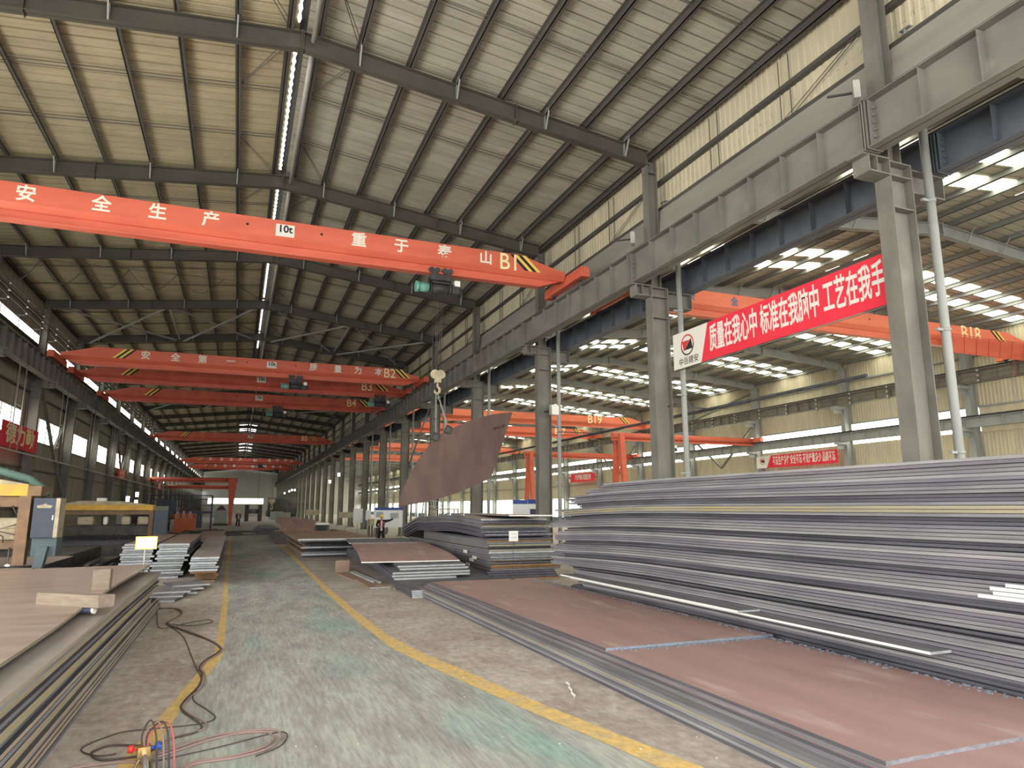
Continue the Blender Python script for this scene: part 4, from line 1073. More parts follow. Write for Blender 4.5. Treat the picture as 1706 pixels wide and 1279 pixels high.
# information boards
def info_board(loc, w, zb, zt, label, group, pictures):
    e = thing('information_board', loc, label, 'notice board', group)
    p = MB().box(0, -.02, zb, w, 0, zt).build('panel', 'board_white', e)
    MB().box(0, -.026, zt - .14 * (zt - zb), w, -.021, zt).build('header', 'board_blue', p)
    for (a, c, d, f, mt) in pictures: MB().box(a * w, -.026, zb + c * (zt - zb), d * w, -.021, zb + f * (zt - zb)).build('picture', mt, p)
    for a in (.05, w - .05): MB().tube([(a, .03, 0), (a, .03, zt)], .02, 6).build('post', 'galvanised', e)
    return e
info_board((8.12, 44.2, 0), 1.8, .95, 2.2, 'wide white notice board with a blue header right behind the worker', 'notice boards', [(.04, .5, .3, .78, 'board_grey'), (.55, .45, .85, .72, 'board_grey'), (.04, .15, .2, .4, 'tag_yellow')])
info_board((11.9, 30.0, 0), 1.05, 1.15, 2.55, 'left one of two small notice boards with blue headers by the third column', 'notice boards', [(.1, .1, .45, .5, 'board_grey'), (.55, .15, .9, .5, 'board_grey')])
info_board((11.95, 28.35, 0), 1.1, 1.15, 2.55, 'right one of two small notice boards with blue headers by the third column', 'notice boards', [(.1, .2, .5, .7, 'frame_blue'), (.55, .1, .9, .6, 'board_grey')])
for o in bpy.data.objects:
    if o.name.startswith('information_board') and o.location.x > 12: o.rotation_euler.z = math.radians(-52)
for i, (x, y, z0, w, h, mt, what) in enumerate([(8.6, 56, 1.0, .75, 1.1, 'board_white', 'white'), (9.5, 55.5, 1.2, .4, .8, 'board_white', 'narrow white'), (5.9, 66, 1.5, 1.1, .5, 'dusty_beige', 'dull yellow'), (8.3, 62, 1.3, 1.2, .5, 'dusty_beige', 'beige')]):
    e = thing('hanging_notice', (x, y, 0), '%s board standing among the far columns left of the worker' % what, 'notice board')
    MB().box(0, 0, z0, w, .03, z0 + h).build('panel', mt, e); MB().tube([(w / 2, .05, 0), (w / 2, .05, z0 + h * .8)], .03, 6).build('post', 'galvanised', e)
# ================================================================== pipes, rods, lamps along the columns
e = thing('downpipe', (12.72, 9.0, 0), 'round grey downpipe beside the nearest column', 'pipe')
MB().tube([(0, 0, 0), (0, 0, 9.9)], .085, 12).build('pipe', 'light_grey_paint', e)
for zz in (3.2, 5.6, 8.3): MB().tube([(0, 0, zz), (0, 0, zz + .06)], .1, 12).box(-.25, -.03, zz, -.08, .03, zz + .05).build('pipe_clip', 'light_grey_paint', e)
ONP = {2: 'second', 3: 'third', 4: 'fourth', 5: 'fifth', 6: 'sixth', 7: 'seventh', 8: 'eighth'}
for k in range(2, 9):
    dup(e, (12.68, k * BAY - .45, 0), 'thin grey downpipe beside the %s column of the right row' % ONP[k])
def flood(loc, label, on=False, rz=0.0):
    e = thing('flood_lamp', loc, label, 'lamp', rz=rz)
    MB().box(-.02, -.02, -.02, .02, .5, .02).build('bracket', 'black_steel', e)
    h = MB().box(-.16, -.1, -.2, .16, .02, .2).build('lamp_head', 'galvanised', e)
    MB().box(-.14, -.11, -.18, .14, -.101, .18).build('lamp_glass', 'lamp_white' if on else 'insulator_white', h)
    return e
flood((11.45, 9.5, 10.75), 'white camera-like lamp on a bracket of the nearest column above the girder', rz=.9)
flood((11.45, 18.3, 10.85), 'small white lamp on a bracket of the second column above the girder', rz=.9)
flood((11.6, 17.6, 6.2), 'square white floodlight facing us left of the second column', rz=.2)
for o in (bpy.data.objects['flood_lamp.002'],): o.scale = (1.3, 1.3, 1.1); o.location = (12.35, 26.4, 6.3)
for i, (x, y, zz) in enumerate([(11.75, 89.45, 6.3), (11.75, 98.45, 5.7), (11.75, 161.45, 6.0), (11.75, 170.45, 6.2), (11.75, 179.45, 6.1), (11.75, 197.45, 6.0)]):
    o = flood((x, y, zz), 'lit white lamp low on the right column row, %s from the camera' % ORD[i + 1], True, rz=-.25); o['group'] = 'lit lamps along the right row'; o.scale = (1.1, 1.1, 1.1)
for i, (x, y, zz) in enumerate([(-8.6, 66, 2.9), (-8.9, 74, 3.4), (-8.2, 68, 2.6)]):
    o = flood((x, y, zz), 'lit round work lamp over the machines at the far left, %s of three' % ORD[i + 1], True, rz=.3); o['group'] = 'lit work lamps at the left'; o.scale = (.9, .9, 1.2)
    MB().tube([(0, .25, -zz / 1.2), (0, .25, .1)], .03, 6).build('lamp_post', 'black_steel', o)
o = MB().tube([(0, 0, 0), (0, 40, -.15)], .05, 8).build('service_pipe', 'black_steel', loc=(14.0, 12, 5.35)); tag(o, 'dark service pipe running behind the second and third columns', 'pipe')
for k in range(5): MB().bar((0, 6 + k * 8, -.02), (-1.6, 6 + k * 8, -.02), .04).build('pipe_bracket', 'black_steel', o)
o = MB().tube([(0, 0, 0), (0, 90, -.1)], .04, 8).build('service_pipe', 'galvanised', loc=(-10.4, 30, 4.95)); tag(o, 'thin pale service pipe along the left wall under the red banner', 'pipe')
for k in range(3, 12):
    e = thing('hanger_rods', (-10.2, k * BAY + 2.9, 4.9), 'pair of thin pale rods hanging from the left girder, %s from the camera' % ORD[k - 2], 'hanger rod', 'hanger rods of the left girder')
    for d in (0, 1.15): MB().tube([(0, d, 0), (0, d, 4.3)], .028, 6).build('rod', 'galvanised', e)
    MB().bar((0, 0, 2.2), (0, 1.15, 2.2), .03).build('spacer', 'galvanised', e)
    if k in (5, 8):
        e2 = thing('wall_brace', (-10.75, k * BAY, 0), 'V of slanted steel angles before a lit left window, %s one' % ('nearer' if k == 5 else 'farther'), 'brace', 'V braces of the left wall')
        MB().bar((0, .15, 9.2), (0, 4.4, 5.6), .16).build('diagonal', 'steel_paint', e2); MB().bar((0, 8.85, 9.2), (0, 4.5, 5.6), .16).build('diagonal', 'steel_paint', e2)
        MB().bar((0, 4.4, 5.6), (0, 8.85, 2.4), .14).build('diagonal', 'steel_paint', e2)
for i, y in enumerate((55.5, 62.8)):
    o = MB().tube([(0, 0, 4.2), (.9, 5.5, 0)], .07, 8).build('leaning_pole', 'galvanised', loc=(11.2, y, .05)); tag(o, 'pale pole leaning from the right columns, %s of two near the hanging plate' % ('first', 'second')[i], 'pole', 'leaning poles')
# step ladders behind the hanging plate
for i, (x, y) in enumerate(((10.9, 41.5), (12.2, 44.0))):
    e = thing('step_ladder', (x, y, 0), 'tall step ladder standing behind the hanging plate, ' + ('left' if i == 0 else 'right') + ' one', 'ladder', 'step ladders')
    for s in (-1, 1):
        m = MB()
        for a in (-.35, .35): m.bar((a, s * .9, 0), (a * .6, 0, 3.4), .06)
        if s < 0:
            for j in range(9):
                t = (j + 1) / 10.5; m.bar((-.35 + .14 * t, s * .9 * (1 - t), 3.4 * t), (.35 - .14 * t, s * .9 * (1 - t), 3.4 * t), .04)
        m.build('ladder_side', 'galvanised', e)
# ================================================================== cutting machines on the left
def torch_row(e, xs, y, ztop, zlow):
    for i, x in enumerate(xs):
        MB().tube([(x, y, ztop), (x, y, zlow + .12), (x, y, zlow)], [.02, .018, .008], 6).build('torch', 'wire_rope', e)
e = thing('cutting_table', (-7.2, 18.8, 0), 'long low cutting table at the left under the yellow-roofed machine', 'cutting table')
m = MB().box(-2.4, 0, 0, -2.3, 16, .55).box(1.75, 0, 0, 1.85, 16, .55)
m.box(-2.4, 0, 0, 1.85, .1, .55); m.box(-2.4, 15.9, 0, 1.85, 16, .55); m.build('table_frame', 'junk_dark', e)
m = MB()
for i in range(60): m.box(-2.3, .2 + i * .26, .1, 1.75, .215 + i * .26, .55)
m.build('table_slats', 'junk_dark', e)
plate(-9.4, -5.0, 19.3, 22.6, .56, .03, ('plate_tan', 'mill_dark', 'mill_dark'), 'pinkish sheet being cut on the table under the row of torches', ny=2)
plate(-9.4, -5.0, 23.6, 27.5, .56, .03, ('plate_tan', 'mill_dark', 'mill_dark'), 'pinkish sheet on the cutting table behind the first blue cabinet', ny=2)
e = thing('cutting_rail', (-4.2, 17.9, 0), 'dark machine rail on the floor right of the cutting table', 'rail')
m = MB().box(-.12, 0, 0, .12, 26, .12); m.prism([(-.04, .12), (.04, .12), (.02, .3), (-.02, .3)], 1, 0, 26); m.build('rail_bar', 'mill_dark', e)
e = thing('cutting_machine', (-5.2, 23.0, 0), 'yellow-roofed flame-cutting machine with a blue cabinet, at the left edge', 'cutting machine')
m = MB(); m.box(-4.4, .3, 2.52, -.35, 1.6, 2.84); m.v[-8:] = m.v[-8:]
m.build('canopy', 'machine_yellow', e)
MB().prism([(-4.4, 2.84), (-.35, 2.84), (-1.2, 3.0), (-3.8, 3.08)], 1, .4, 1.5).build('canopy_top', 'dusty_beige', e)
MB().box(-4.4, .45, 2.22, -.5, 1.3, 2.5).build('cross_beam', 'machine_brown', e)
MB().box(-.35, .3, 2.52, -.02, 1.6, 2.8).build('canopy_end', 'machine_brown', e)
MB().box(-.5, .2, .62, -.22, .5, 2.52).build('front_post', 'machine_brown', e)
MB().box(-4.3, .5, 1.05, -.5, .9, 1.28).build('torch_beam', 'machine_brown', e)
for j, (a, c, zz) in enumerate(((-1.75, -.52, 1.75), (-1.5, -.55, 1.45), (-2.6, -1.8, 1.7), (-3.5, -2.7, 1.72))):
    MB().box(a, .55, zz - .16, c, .95, zz + .16).build('padded_cover', 'dusty_beige', e, bevel=.05)
m = MB(); rr2 = random.Random(5)
for i in range(12):
    x = -.7 - i * .3; pts = [(x, .42, 2.25)]
    for j in range(1, 7): pts.append((x + rr2.uniform(-.35, .35), .38 + rr2.uniform(-.06, .1), 2.25 - j * .17))
    m.tube(pts, .018, 5)
m.build('gas_hoses', 'hose_dark', e)
torch_row(e, [-.65 - .55 * i for i in range(6)], .45, 1.1, .62)
cb = MB().box(-.12, .1, 1.36, .42, .75, 2.46).build('control_cabinet', 'cabinet_blue', e, bevel=.012)
MB().box(.42, .08, 1.36, .52, .8, 2.46).build('cabinet_side', 'dusty_beige', cb)
n = MB(); n.prism([(-.02, 2.18), (.3, 2.18), (.34, 2.25), (.22, 2.27), (.16, 2.31), (.08, 2.27), (-.04, 2.25)], 1, .09, .098); n.build('name_badge', 'dusty_beige', cb)
MB().box(.36, .085, 1.85, .385, .1, 1.98).build('cabinet_handle', 'chrome', cb)
MB().box(-.1, .25, .85, .5, .95, 1.36).build('drive_housing', 'teal_grey', e)
MB().prism([(-.02, .3), (.22, .3), (.34, 1.12), (.1, 1.12)], 1, .05, .35).build('foot_housing', 'teal_grey', e, bevel=.01)
MB().box(-.1, .2, .3, .55, 1.0, .5).build('end_carriage', 'junk_dark', e)
MB().box(-4.85, .4, 0, -4.65, 1.3, 2.55).build('rear_post', 'machine_brown', e); MB().box(-4.65, .45, 2.3, -4.4, 1.3, 2.5).build('rear_bracket', 'machine_brown', e)
pts = [(-4.6, 1.1, 3.02), (-3.4, 1.1, 3.28), (-2.2, 1.1, 3.34), (-1.2, 1.1, 3.22), (-.5, 1.1, 3.0), (-.15, 1.05, 2.72), (-.05, 1.0, 2.5)]
d = MB(); fin = []
for i in range(len(pts) - 1):
    for t in range(10): fin.append(tuple(Vector(pts[i]).lerp(Vector(pts[i + 1]), t / 10)))
d.tube(fin, [.13 if i % 2 else .105 for i in range(len(fin))], 10)
d.build('fume_duct', 'hose_green', e)
for i in range(4):
    o = MB().ball((0, 0, 0), .035, 0, 8, (1.8, 1, .7)).build('cutting_flame', 'spark', loc=(-5.85 - .55 * i, 23.44, .61)); tag(o, 'small glowing flame where a torch meets the sheet, %s from the blue cabinet' % ORD[i + 1], 'flame', 'cutting flames')
e = thing('cutting_machine', (-4.2, 39.0, 0), 'second yellow-roofed cutting machine farther along the left side', 'cutting machine')
MB().box(-4.0, .3, 2.06, .25, 1.6, 2.32).build('canopy', 'machine_yellow', e)
MB().prism([(-4.0, 2.32), (.25, 2.32), (-1.2, 2.5), (-3.0, 2.52)], 1, .4, 1.5).build('canopy_top', 'dusty_beige', e)
MB().box(-4.0, .5, .9, .2, 1.2, 1.3).build('cross_beam', 'junk_dark', e); MB().box(-4.0, .45, 1.85, .2, 1.3, 2.05).build('upper_beam', 'machine_brown', e)
for j, (a, c) in enumerate(((-3.0, -2.3), (-1.9, -1.7), (-1.1, -.7), (-.4, .1))):
    MB().box(a, .3, 1.35, c, .7, 1.75).build('padded_cover', 'dusty_beige' if j != 1 else 'insulator_white', e, bevel=.08)
torch_row(e, [-.3 - .45 * i for i in range(8)], .3, .9, .6)
MB().box(.35, .1, .75, .95, .7, 2.05).build('control_cabinet', 'cabinet_blue', e, bevel=.012); MB().box(.35, .1, 0, .95, .7, .72).build('drive_housing', 'cabinet_blue', e)
MB().box(-4.1, .4, .58, -3.9, 1.3, 2.1).build('rear_post', 'machine_brown', e); MB().box(.1, .4, .58, .3, 1.3, 2.06).build('front_post', 'machine_brown', e)
MB().box(-2.3, .6, 2.5, -1.9, 1.0, 2.66).build('white_box', 'insulator_white', e)
e = thing('cutting_table', (-7.0, 36.5, 0), 'dark cutting table under the second yellow-roofed machine', 'cutting table')
MB().box(-2.4, 0, 0, 3.05, 12, .5).build('table_frame', 'junk_dark', e)
m = MB()
for i in range(40): m.box(-2.3, .2 + i * .29, .5, 2.1, .22 + i * .29, .56)
m.build('table_slats', 'mill_dark', e)
# heaps of dark bars between table and strips
def bar_heap(x0, x1, y0, y1, zt, n, label, seed, mats=('mill_dark', 'junk_dark', 'mill_grey')):
    q = random.Random(seed)
    for i in range(n):
        f = i / n; w = q.uniform(.08, .2); x = q.uniform(x0, x1 - .1); zz = .003 + .0615 * (i // 4)
        o = MB().box(-w / 2, 0, 0, w / 2, (y1 - y0) * q.uniform(.7, 1), .06).build('flat_bar', q.choice(mats), loc=(x, y0 + q.uniform(0, .8), zz)); o.rotation_euler.z = q.uniform(-.06, .06)
        tag(o, label, 'steel bar', 'bars: ' + label)
bar_heap(-4.0, -3.3, 20.0, 30, .55, 16, 'dark steel flat bar in the heap between the cutting rail and the light-ended strips', 4)
bar_heap(-9.0, -4.6, 28.5, 34, .5, 16, 'dark cut bar lying across the far part of the first cutting table', 9)
# far left machines and clutter
e = thing('orange_cage', (-4.7, 66, 0), 'small orange wire cage holding white bottles at the far left', 'cage')
m = MB()
for i in range(9):
    for j in (0, 1): m.bar((-.2 + i * .2, j * 1.2, .1), (-.2 + i * .2, j * 1.2, 1.6), .05)
for zz in (.1, .6, 1.1, 1.6):
    m.bar((-.2, 0, zz), (1.4, 0, zz), .05); m.bar((-.2, 1.2, zz), (1.4, 1.2, zz), .05); m.bar((-.2, 0, zz), (-.2, 1.2, zz), .05); m.bar((1.4, 0, zz), (1.4, 1.2, zz), .05)
m.build('cage_bars', 'orange_safety', e)
MB().box(-.2, .05, .12, 1.4, 1.15, 1.3).build('cage_panel', 'orange_safety', e)
for i in range(3): tag(MB().tube([(0, 0, 0), (0, 0, 1.45), (0, 0, 1.6), (0, 0, 1.75)], [.17, .17, .1, .05], 10).build('gas_bottle', 'skin', loc=(-4.75 + .5 * i, 66.6, .13)), 'pale gas bottle in the orange cage, %s from the left' % ORD[i + 1], 'gas bottle', 'gas bottles in the cage')
e = thing('work_platform', (-6.8, 76, 0), 'dark blue railed work platform behind the orange cage', 'platform')
MB().box(-1.5, 0, 1.6, 4.5, 3, 1.8).build('deck', 'frame_blue', e)
m = MB()
for x in (-1.4, .4, 2.4, 4.4):
    for yy in (.1, 2.9): m.bar((x, yy, 0), (x, yy, 3.4), .1)
for zz in (2.4, 3.0, 3.4): m.bar((-1.4, .1, zz), (4.4, .1, zz), .06); m.bar((-1.4, 2.9, zz), (4.4, 2.9, zz), .06)
m.build('railing', 'frame_blue', e); MB().box(-.6, .4, 1.8, 1.2, 1.8, 2.9).build('power_box', 'cabinet_blue', e); MB().box(1.8, .3, .2, 3.6, 1.8, 1.5).build('tank', 'cabinet_blue', e)
e = thing('grey_cabinet', (-5.9, 60, 0), 'pale grey electric cabinet right of the second blue cabinet', 'cabinet')
MB().box(0, 0, 0, .9, .8, 2.3).build('body', 'machine_grey_green', e, bevel=.02); MB().box(.06, -.02, .1, .84, -.001, 2.2).build('door', 'machine_grey_green', e)
e = thing('press_machine', (-2.5, 92, 0), 'pale green-grey machine with a pointed top before the end wall', 'machine'); e.scale = (.55, .6, .62)
MB().box(0, 0, .4, 2.6, 2, 3.0).build('body', 'machine_grey_green', e, bevel=.1); MB().prism([(.3, 3.0), (2.3, 3.0), (1.6, 3.9), (1.0, 3.9)], 1, .3, 1.6).build('hood', 'junk_dark', e); MB().box(-.2, -.2, 0, 2.8, 2.2, .4).build('base', 'junk_dark', e)
q = random.Random(21)
for i in range(26):
    x = q.uniform(-4.2, -1.5); y = q.uniform(56, 64)
    o = MB().box(-.09, 0, 0, .09, q.uniform(3, 6), .09).build('beam_offcut', 'junk_dark', loc=(x, y, .003 + .092 * (i // 9))); o.rotation_euler = (0, 0, q.uniform(-1.2, .4))
    tag(o, 'dark beam offcut in the tangle at the far left of the lane', 'steel beam', 'beam offcuts at the far left')
for i in range(10):
    x = -9.5 + q.uniform(0, 3.0); y = 62 + i * 8 + q.uniform(-2, 2); h = q.uniform(1.4, 2.8); w = q.uniform(1.0, 2.2)
    e = thing('workbench', (x, y, 0), 'dim workbench with stacked parts along the far left wall, %s from the camera' % ORD[i + 1], 'workbench', 'workbenches along the left wall')
    MB().box(0, 0, .8, w, 2, .9).build('bench_top', 'junk_dark', e)
    for a in (.05, w - .15):
        for b in (.05, 1.85): MB().box(a, b, 0, a + .1, b + .1, .8).build('leg', 'junk_dark', e)
    MB().box(.1, .2, .9, w * .5, 1.5, h).build('crate', q.choice(['machine_grey_green', 'junk_dark', 'machine_brown', 'cabinet_blue']), e)
e = thing('cylindrical_tank', (5.8, 150, 0), 'big round grey tank lying far off near the right end of the lane', 'tank')
MB().tube([(0, 0, 2.2), (5.5, 0, 2.2)], 1.9, 20).build('shell', 'junk_dark', e)
for a in (.8, 4.4): MB().box(a, -1.2, 0, a + .5, 1.2, 1.2).build('saddle', 'junk_dark', e)
e = thing('rolling_machine', (1.2, 120, 0), 'dark machine with two upright frames at the far end of the lane', 'machine')
for a in (0, 2.0): MB().box(a, 0, 0, a + .6, 1.2, 2.6).build('upright_frame', 'junk_dark', e, bevel=.05)
MB().tube([(.5, .6, 1.6), (2.1, .6, 1.6)], .35, 12).build('roller', 'mill_grey', e)
for i in range(14):
    x = 4.5 + q.uniform(0, 5); y = 100 + i * 8 + (6 if 140 < 100 + i * 8 < 154 else 0) * (1 if i % 2 else 1)
    if 145 < y < 156: y = 158.5
    o = MB().box(0, 0, 0, q.uniform(.8, 2.2), q.uniform(1, 3), q.uniform(.5, 1.8)).build('parts_crate', q.choice(['machine_grey_green', 'junk_dark', 'mill_grey']), loc=(x, y, 0), bevel=.05)
    tag(o, 'small grey crate of parts in the far right clutter by the end wall', 'crate', 'crates in the far right clutter')
# right side clutter among the columns
for i in range(9):
    x = 6.2 + q.uniform(-.6, .6) + .35 * (i % 3); y = 47.5 + .3 * i
    o = MB().box(0, 0, 0, .3, 9, .14).build('dark_beam', 'mill_dark', loc=(x, y, .003 + .15 * (i // 3))); o.rotation_euler.z = q.uniform(-.1, .05)
    tag(o, 'dark blue-grey beam in the heap left of the wide notice board', 'steel beam', 'beams left of the notice board')
e = thing('oil_drum', (4.9, 43.9, 0), 'black drum with a pale lid at the right end of the far red sheet', 'drum')
MB().tube([(0, 0, 0), (0, 0, .3), (0, 0, .32), (0, 0, 1.15)], [.42, .42, .44, .42], 18).build('barrel', 'black_steel', e); MB().tube([(0, 0, 1.15), (0, 0, 1.28)], [.44, .40], 18).build('lid', 'insulator_white', e)
for i in range(5):
    x = 9.0 + .5 * i; y = 51 + 1.6 * i
    e = thing('yellow_toolbox', (x, y, 0), 'yellowish tool box on a stand among the columns, %s from the worker' % ORD[i + 1], 'toolbox', 'tool boxes among the columns')
    MB().box(0, 0, .9, .7, .5, 1.35).build('box', 'tag_yellow' if i % 2 else 'dusty_beige', e)
    for a in (.05, .6):
        for b in (.05, .4): MB().bar((a, b, 0), (a, b, .9), .05).build('leg', 'junk_dark', e)
e = thing('wheeled_frame', (10.6, 38.6, 0), 'small pale steel frame table behind the wavy pile', 'frame')
m = MB()
for a in (0, 1.3):
    for b in (0, .8): m.bar((a, b, 0), (a, b, 2.1), .07)
for zz in (1.2, 2.1): m.bar((0, 0, zz), (1.3, 0, zz), .07); m.bar((0, .8, zz), (1.3, .8, zz), .07); m.bar((0, 0, zz), (0, .8, zz), .07); m.bar((1.3, 0, zz), (1.3, .8, zz), .07)
m.build('tube_frame', 'dusty_beige', e); MB().box(.1, .1, 1.25, 1.0, .7, 1.6).build('tray', 'junk_dark', e)
# festoon loops of cable under the near roof
for i, (x0, x1, y, zz, sag) in enumerate(((-9.6, -7.9, 31.0, 11.9, 1.0), (-7.9, -6.3, 31.0, 11.9, .9), (-6.3, -4.8, 31.0, 11.9, .9), (-4.8, -3.0, 31.0, 11.9, .8), (-3.0, -1.2, 31.0, 11.9, .7))):
    pts = [(x0 + (x1 - x0) * t / 12 - x0, 0, -sag * math.sin(math.pi * t / 12)) for t in range(13)]
    o = MB().tube(pts, .018, 5).build('festoon_cable', 'hose_dark', loc=(x0, y, zz)); tag(o, 'loop of cable sagging behind the nearest crane bridge, %s from the left' % ORD[i + 1], 'cable', 'festoon cable loops')
o = MB().tube([(0, 0, 0), (9.2, 0, 0)], .012, 5).build('festoon_wire', 'hose_dark', loc=(-9.9, 31.0, 11.92)); tag(o, 'taut wire carrying the cable loops behind the nearest crane bridge', 'wire')
# ================================================================== hoses and torches on the floor
def hose(name, pts, r, mt, label, group='hoses on the floor'):
    P = [Vector((*p, r + .004) if len(p) == 2 else p) for p in pts]; out = []
    for i in range(len(P) - 1):
        p0, p1, p2, p3 = P[max(i - 1, 0)], P[i], P[i + 1], P[min(i + 2, len(P) - 1)]
        for t in range(6):
            t /= 6
            out.append(.5 * ((2 * p1) + (p2 - p0) * t + (2 * p0 - 5 * p1 + 4 * p2 - p3) * t * t + (3 * p1 - p0 - 3 * p2 + p3) * t ** 3))
    out.append(P[-1]); b = out[0].copy(); b.z = 0
    o = MB().tube([tuple(v - b) for v in out], r, 7).build(name, mt, loc=tuple(b)); return tag(o, label, 'hose', group)
A = [(-1.49, 17.41), (-1.14, 17.28), (-.95, 16.45), (-1.06, 15.5), (-1.10, 15.06), (-.71, 14.08), (-.28, 13.0), (-.11, 12.29), (-.14, 11.91), (-.30, 11.35), (-.34, 10.91), (-.29, 10.45), (-.30, 9.85), (-.42, 9.17), (-.42, 8.79), (-.23, 8.25), (-.19, 8.06), (-.24, 7.9), (-.45, 7.77), (-.60, 7.45)]
hose('gas_hose', A, .010, 'hose_dark', 'long dark hose snaking over the left yellow line from the plates to the torch')
hose('gas_hose', [(x + .035 + .02 * math.sin(i * 1.7), y + .03) for i, (x, y) in enumerate(A)], .010, 'hose_pink', 'long dusty hose running beside the dark one over the left yellow line')
hose('thin_cable', [(-1.47, 17.21), (-1.21, 14.82), (-1.0, 14.74), (-.77, 15.08), (-.41, 15.4), (-.31, 15.05), (-.65, 14.74), (-1.06, 15.05), (-.73, 13.65), (-.48, 11.72), (-.37, 10.85), (-.29, 10.27), (-.31, 9.79), (-.33, 9.22), (-.16, 8.71), (-.07, 8.37), (-.2, 8.2), (-.62, 8.19), (-.93, 8.18), (-1.19, 7.81), (-1.03, 7.53), (-.87, 7.52)], .007, 'hose_dark', 'thin dark cable kinked sharply on the green floor beside the hoses')
hose('gas_hose', [(-.52, 7.36), (-.2, 7.64), (.01, 7.75), (.39, 7.75), (.52, 7.64), (.54, 7.42), (.4, 7.15), (.12, 7.01), (-.17, 6.99), (-.3, 6.85)], .010, 'hose_pink', 'pinkish hose in a wide loop on the green floor, outer one')
hose('gas_hose', [(-.52, 7.28), (.01, 7.67), (.36, 7.69), (.46, 7.55), (.47, 7.4), (.36, 7.2), (.1, 7.06), (-.16, 7.04), (-.3, 6.92)], .010, 'hose_pink', 'pinkish hose in a wide loop on the green floor, inner one')
hose('thin_cable', [(-.5, 7.2), (.0, 7.38), (.5, 7.62), (.60, 7.5), (.52, 7.2), (.3, 7.0)], .006, 'hose_dark', 'thin dark wire around the outside of the pinkish hose loop')
hose('gas_hose', [(-.60, 7.62), (-.93, 7.78), (-1.06, 7.68), (-1.07, 7.55), (-.97, 7.39), (-.8, 7.36), (-.66, 7.36)], .010, 'hose_dark', 'dark hose in a small loop left of the torch')
hose('gas_hose', [(-1.5, 7.0), (-1.25, 7.22), (-1.04, 7.27), (-.8, 7.26), (-.66, 7.2), (-.62, 7.12)], .010, 'hose_pink', 'pink hose leaving the torch towards the lower left corner')
for i, (dx, mt) in enumerate(((-.02, 'hose_dark'), (.03, 'hose_pink'), (.07, 'hose_dark'), (.11, 'hose_red'))):
    hose('gas_hose', [(-.63 + dx * .3, 7.24, .1), (-.64 + dx * .5, 7.27, .22), (-.57 + dx, 7.22, .345 - .01 * i), (-.5 + dx, 7.0, .28), (-.46 + dx, 6.78, .12), (-.44 + dx, 6.55, .02)], .008, mt, '%s hose arching up out of the torch, %s from the left' % ({'hose_dark': 'dark', 'hose_pink': 'grey-pink', 'hose_red': 'red'}[mt], ORD[i + 1]))
e = thing('cutting_torch', (-.6, 7.1, .0), 'metal gas cutting torch with blue and red valve knobs at the bottom of the picture', 'torch', rz=math.radians(10))
MB().tube([(0, .16, .10), (.0, .0, .08), (-.01, -.35, .05)], .022, 10).build('torch_handle', 'chrome', e)
MB().box(-.05, .10, .05, .05, .2, .13).build('valve_body', 'brass', e)
MB().tube([(.05, .15, .1), (.09, .15, .11)], .012, 8).tube([(.09, .15, .11), (.13, .15, .115)], .034, 10).build('oxygen_knob', 'knob_blue', e)
MB().tube([(-.05, .16, .1), (-.08, .17, .11)], .012, 8).tube([(-.08, .17, .11), (-.12, .18, .115)], .032, 10).build('fuel_knob', 'knob_red', e)
MB().tube([(-.05, -.05, .07), (-.12, -.3, .05), (-.16, -.55, .04)], .014, 8).build('nozzle_tube', 'chrome', e)
MB().tube([(.06, -.02, .03), (.09, -.4, .03)], .03, 10).build('handle_grip', 'galvanised', e)
for i, (x, y) in enumerate(((-.41, 6.62), (-.16, 6.62))):
    tag(MB().prism([(-.05, -.04), (.055, -.045), (.05, .045), (-.052, .04)], 2, 0, .06).build('wood_scrap', 'tag_yellow' if i else 'wood', loc=(x, y, .006), bevel=.004), 'small yellowish wood scrap at the bottom edge of the picture, ' + ('right' if i else 'left') + ' one', 'scrap', 'wood scraps by the torch')
# litter on the floor
q = random.Random(8)
lt = MB()
for i in range(150):
    x = q.uniform(-1.3, 4.3); y = q.uniform(5.4, 20); s_ = q.uniform(.004, .016)
    if x > 3.9 and y > 8: continue
    lt.box(x, y, .006, x + s_, y + s_ * q.uniform(.5, 2.5), .009)
tag(lt.build('litter_crumbs', 'insulator_white'), 'pale crumbs of litter scattered over the floor', 'litter', kind='stuff')
pts = [(4.02 + .02 * math.sin(i * 2.1) - .03 * i, 8.3 - .09 * i + .03 * math.cos(i * 1.7)) for i in range(9)]
m = MB()
for (a, b), (c, d) in zip(pts, pts[1:]): m.quadface([(a, b, .012), (a + .03, b + .02, .02), (c + .03, d + .02, .02), (c, d, .012)])
m2 = MB(); m2.v = m.v + [(x, y, zz - .003) for x, y, zz in m.v]; m2.f = m.f + [tuple(i + len(m.v) for i in f)[::-1] for f in m.f]; m2.m = m.m * 2; m2.sm = m.sm * 2
tag(m2.build('packing_strap', 'insulator_white'), 'crumpled strip of white strapping on the floor by the low right stack', 'strap')
tag(MB().prism([(-.06, -.03), (.07, -.02), (.05, .03), (-.05, .025)], 2, 0, .02).build('paper_scrap', 'wood', loc=(3.95, 11.6, .006)), 'pale paper scrap on the floor by the low right stack', 'scrap')
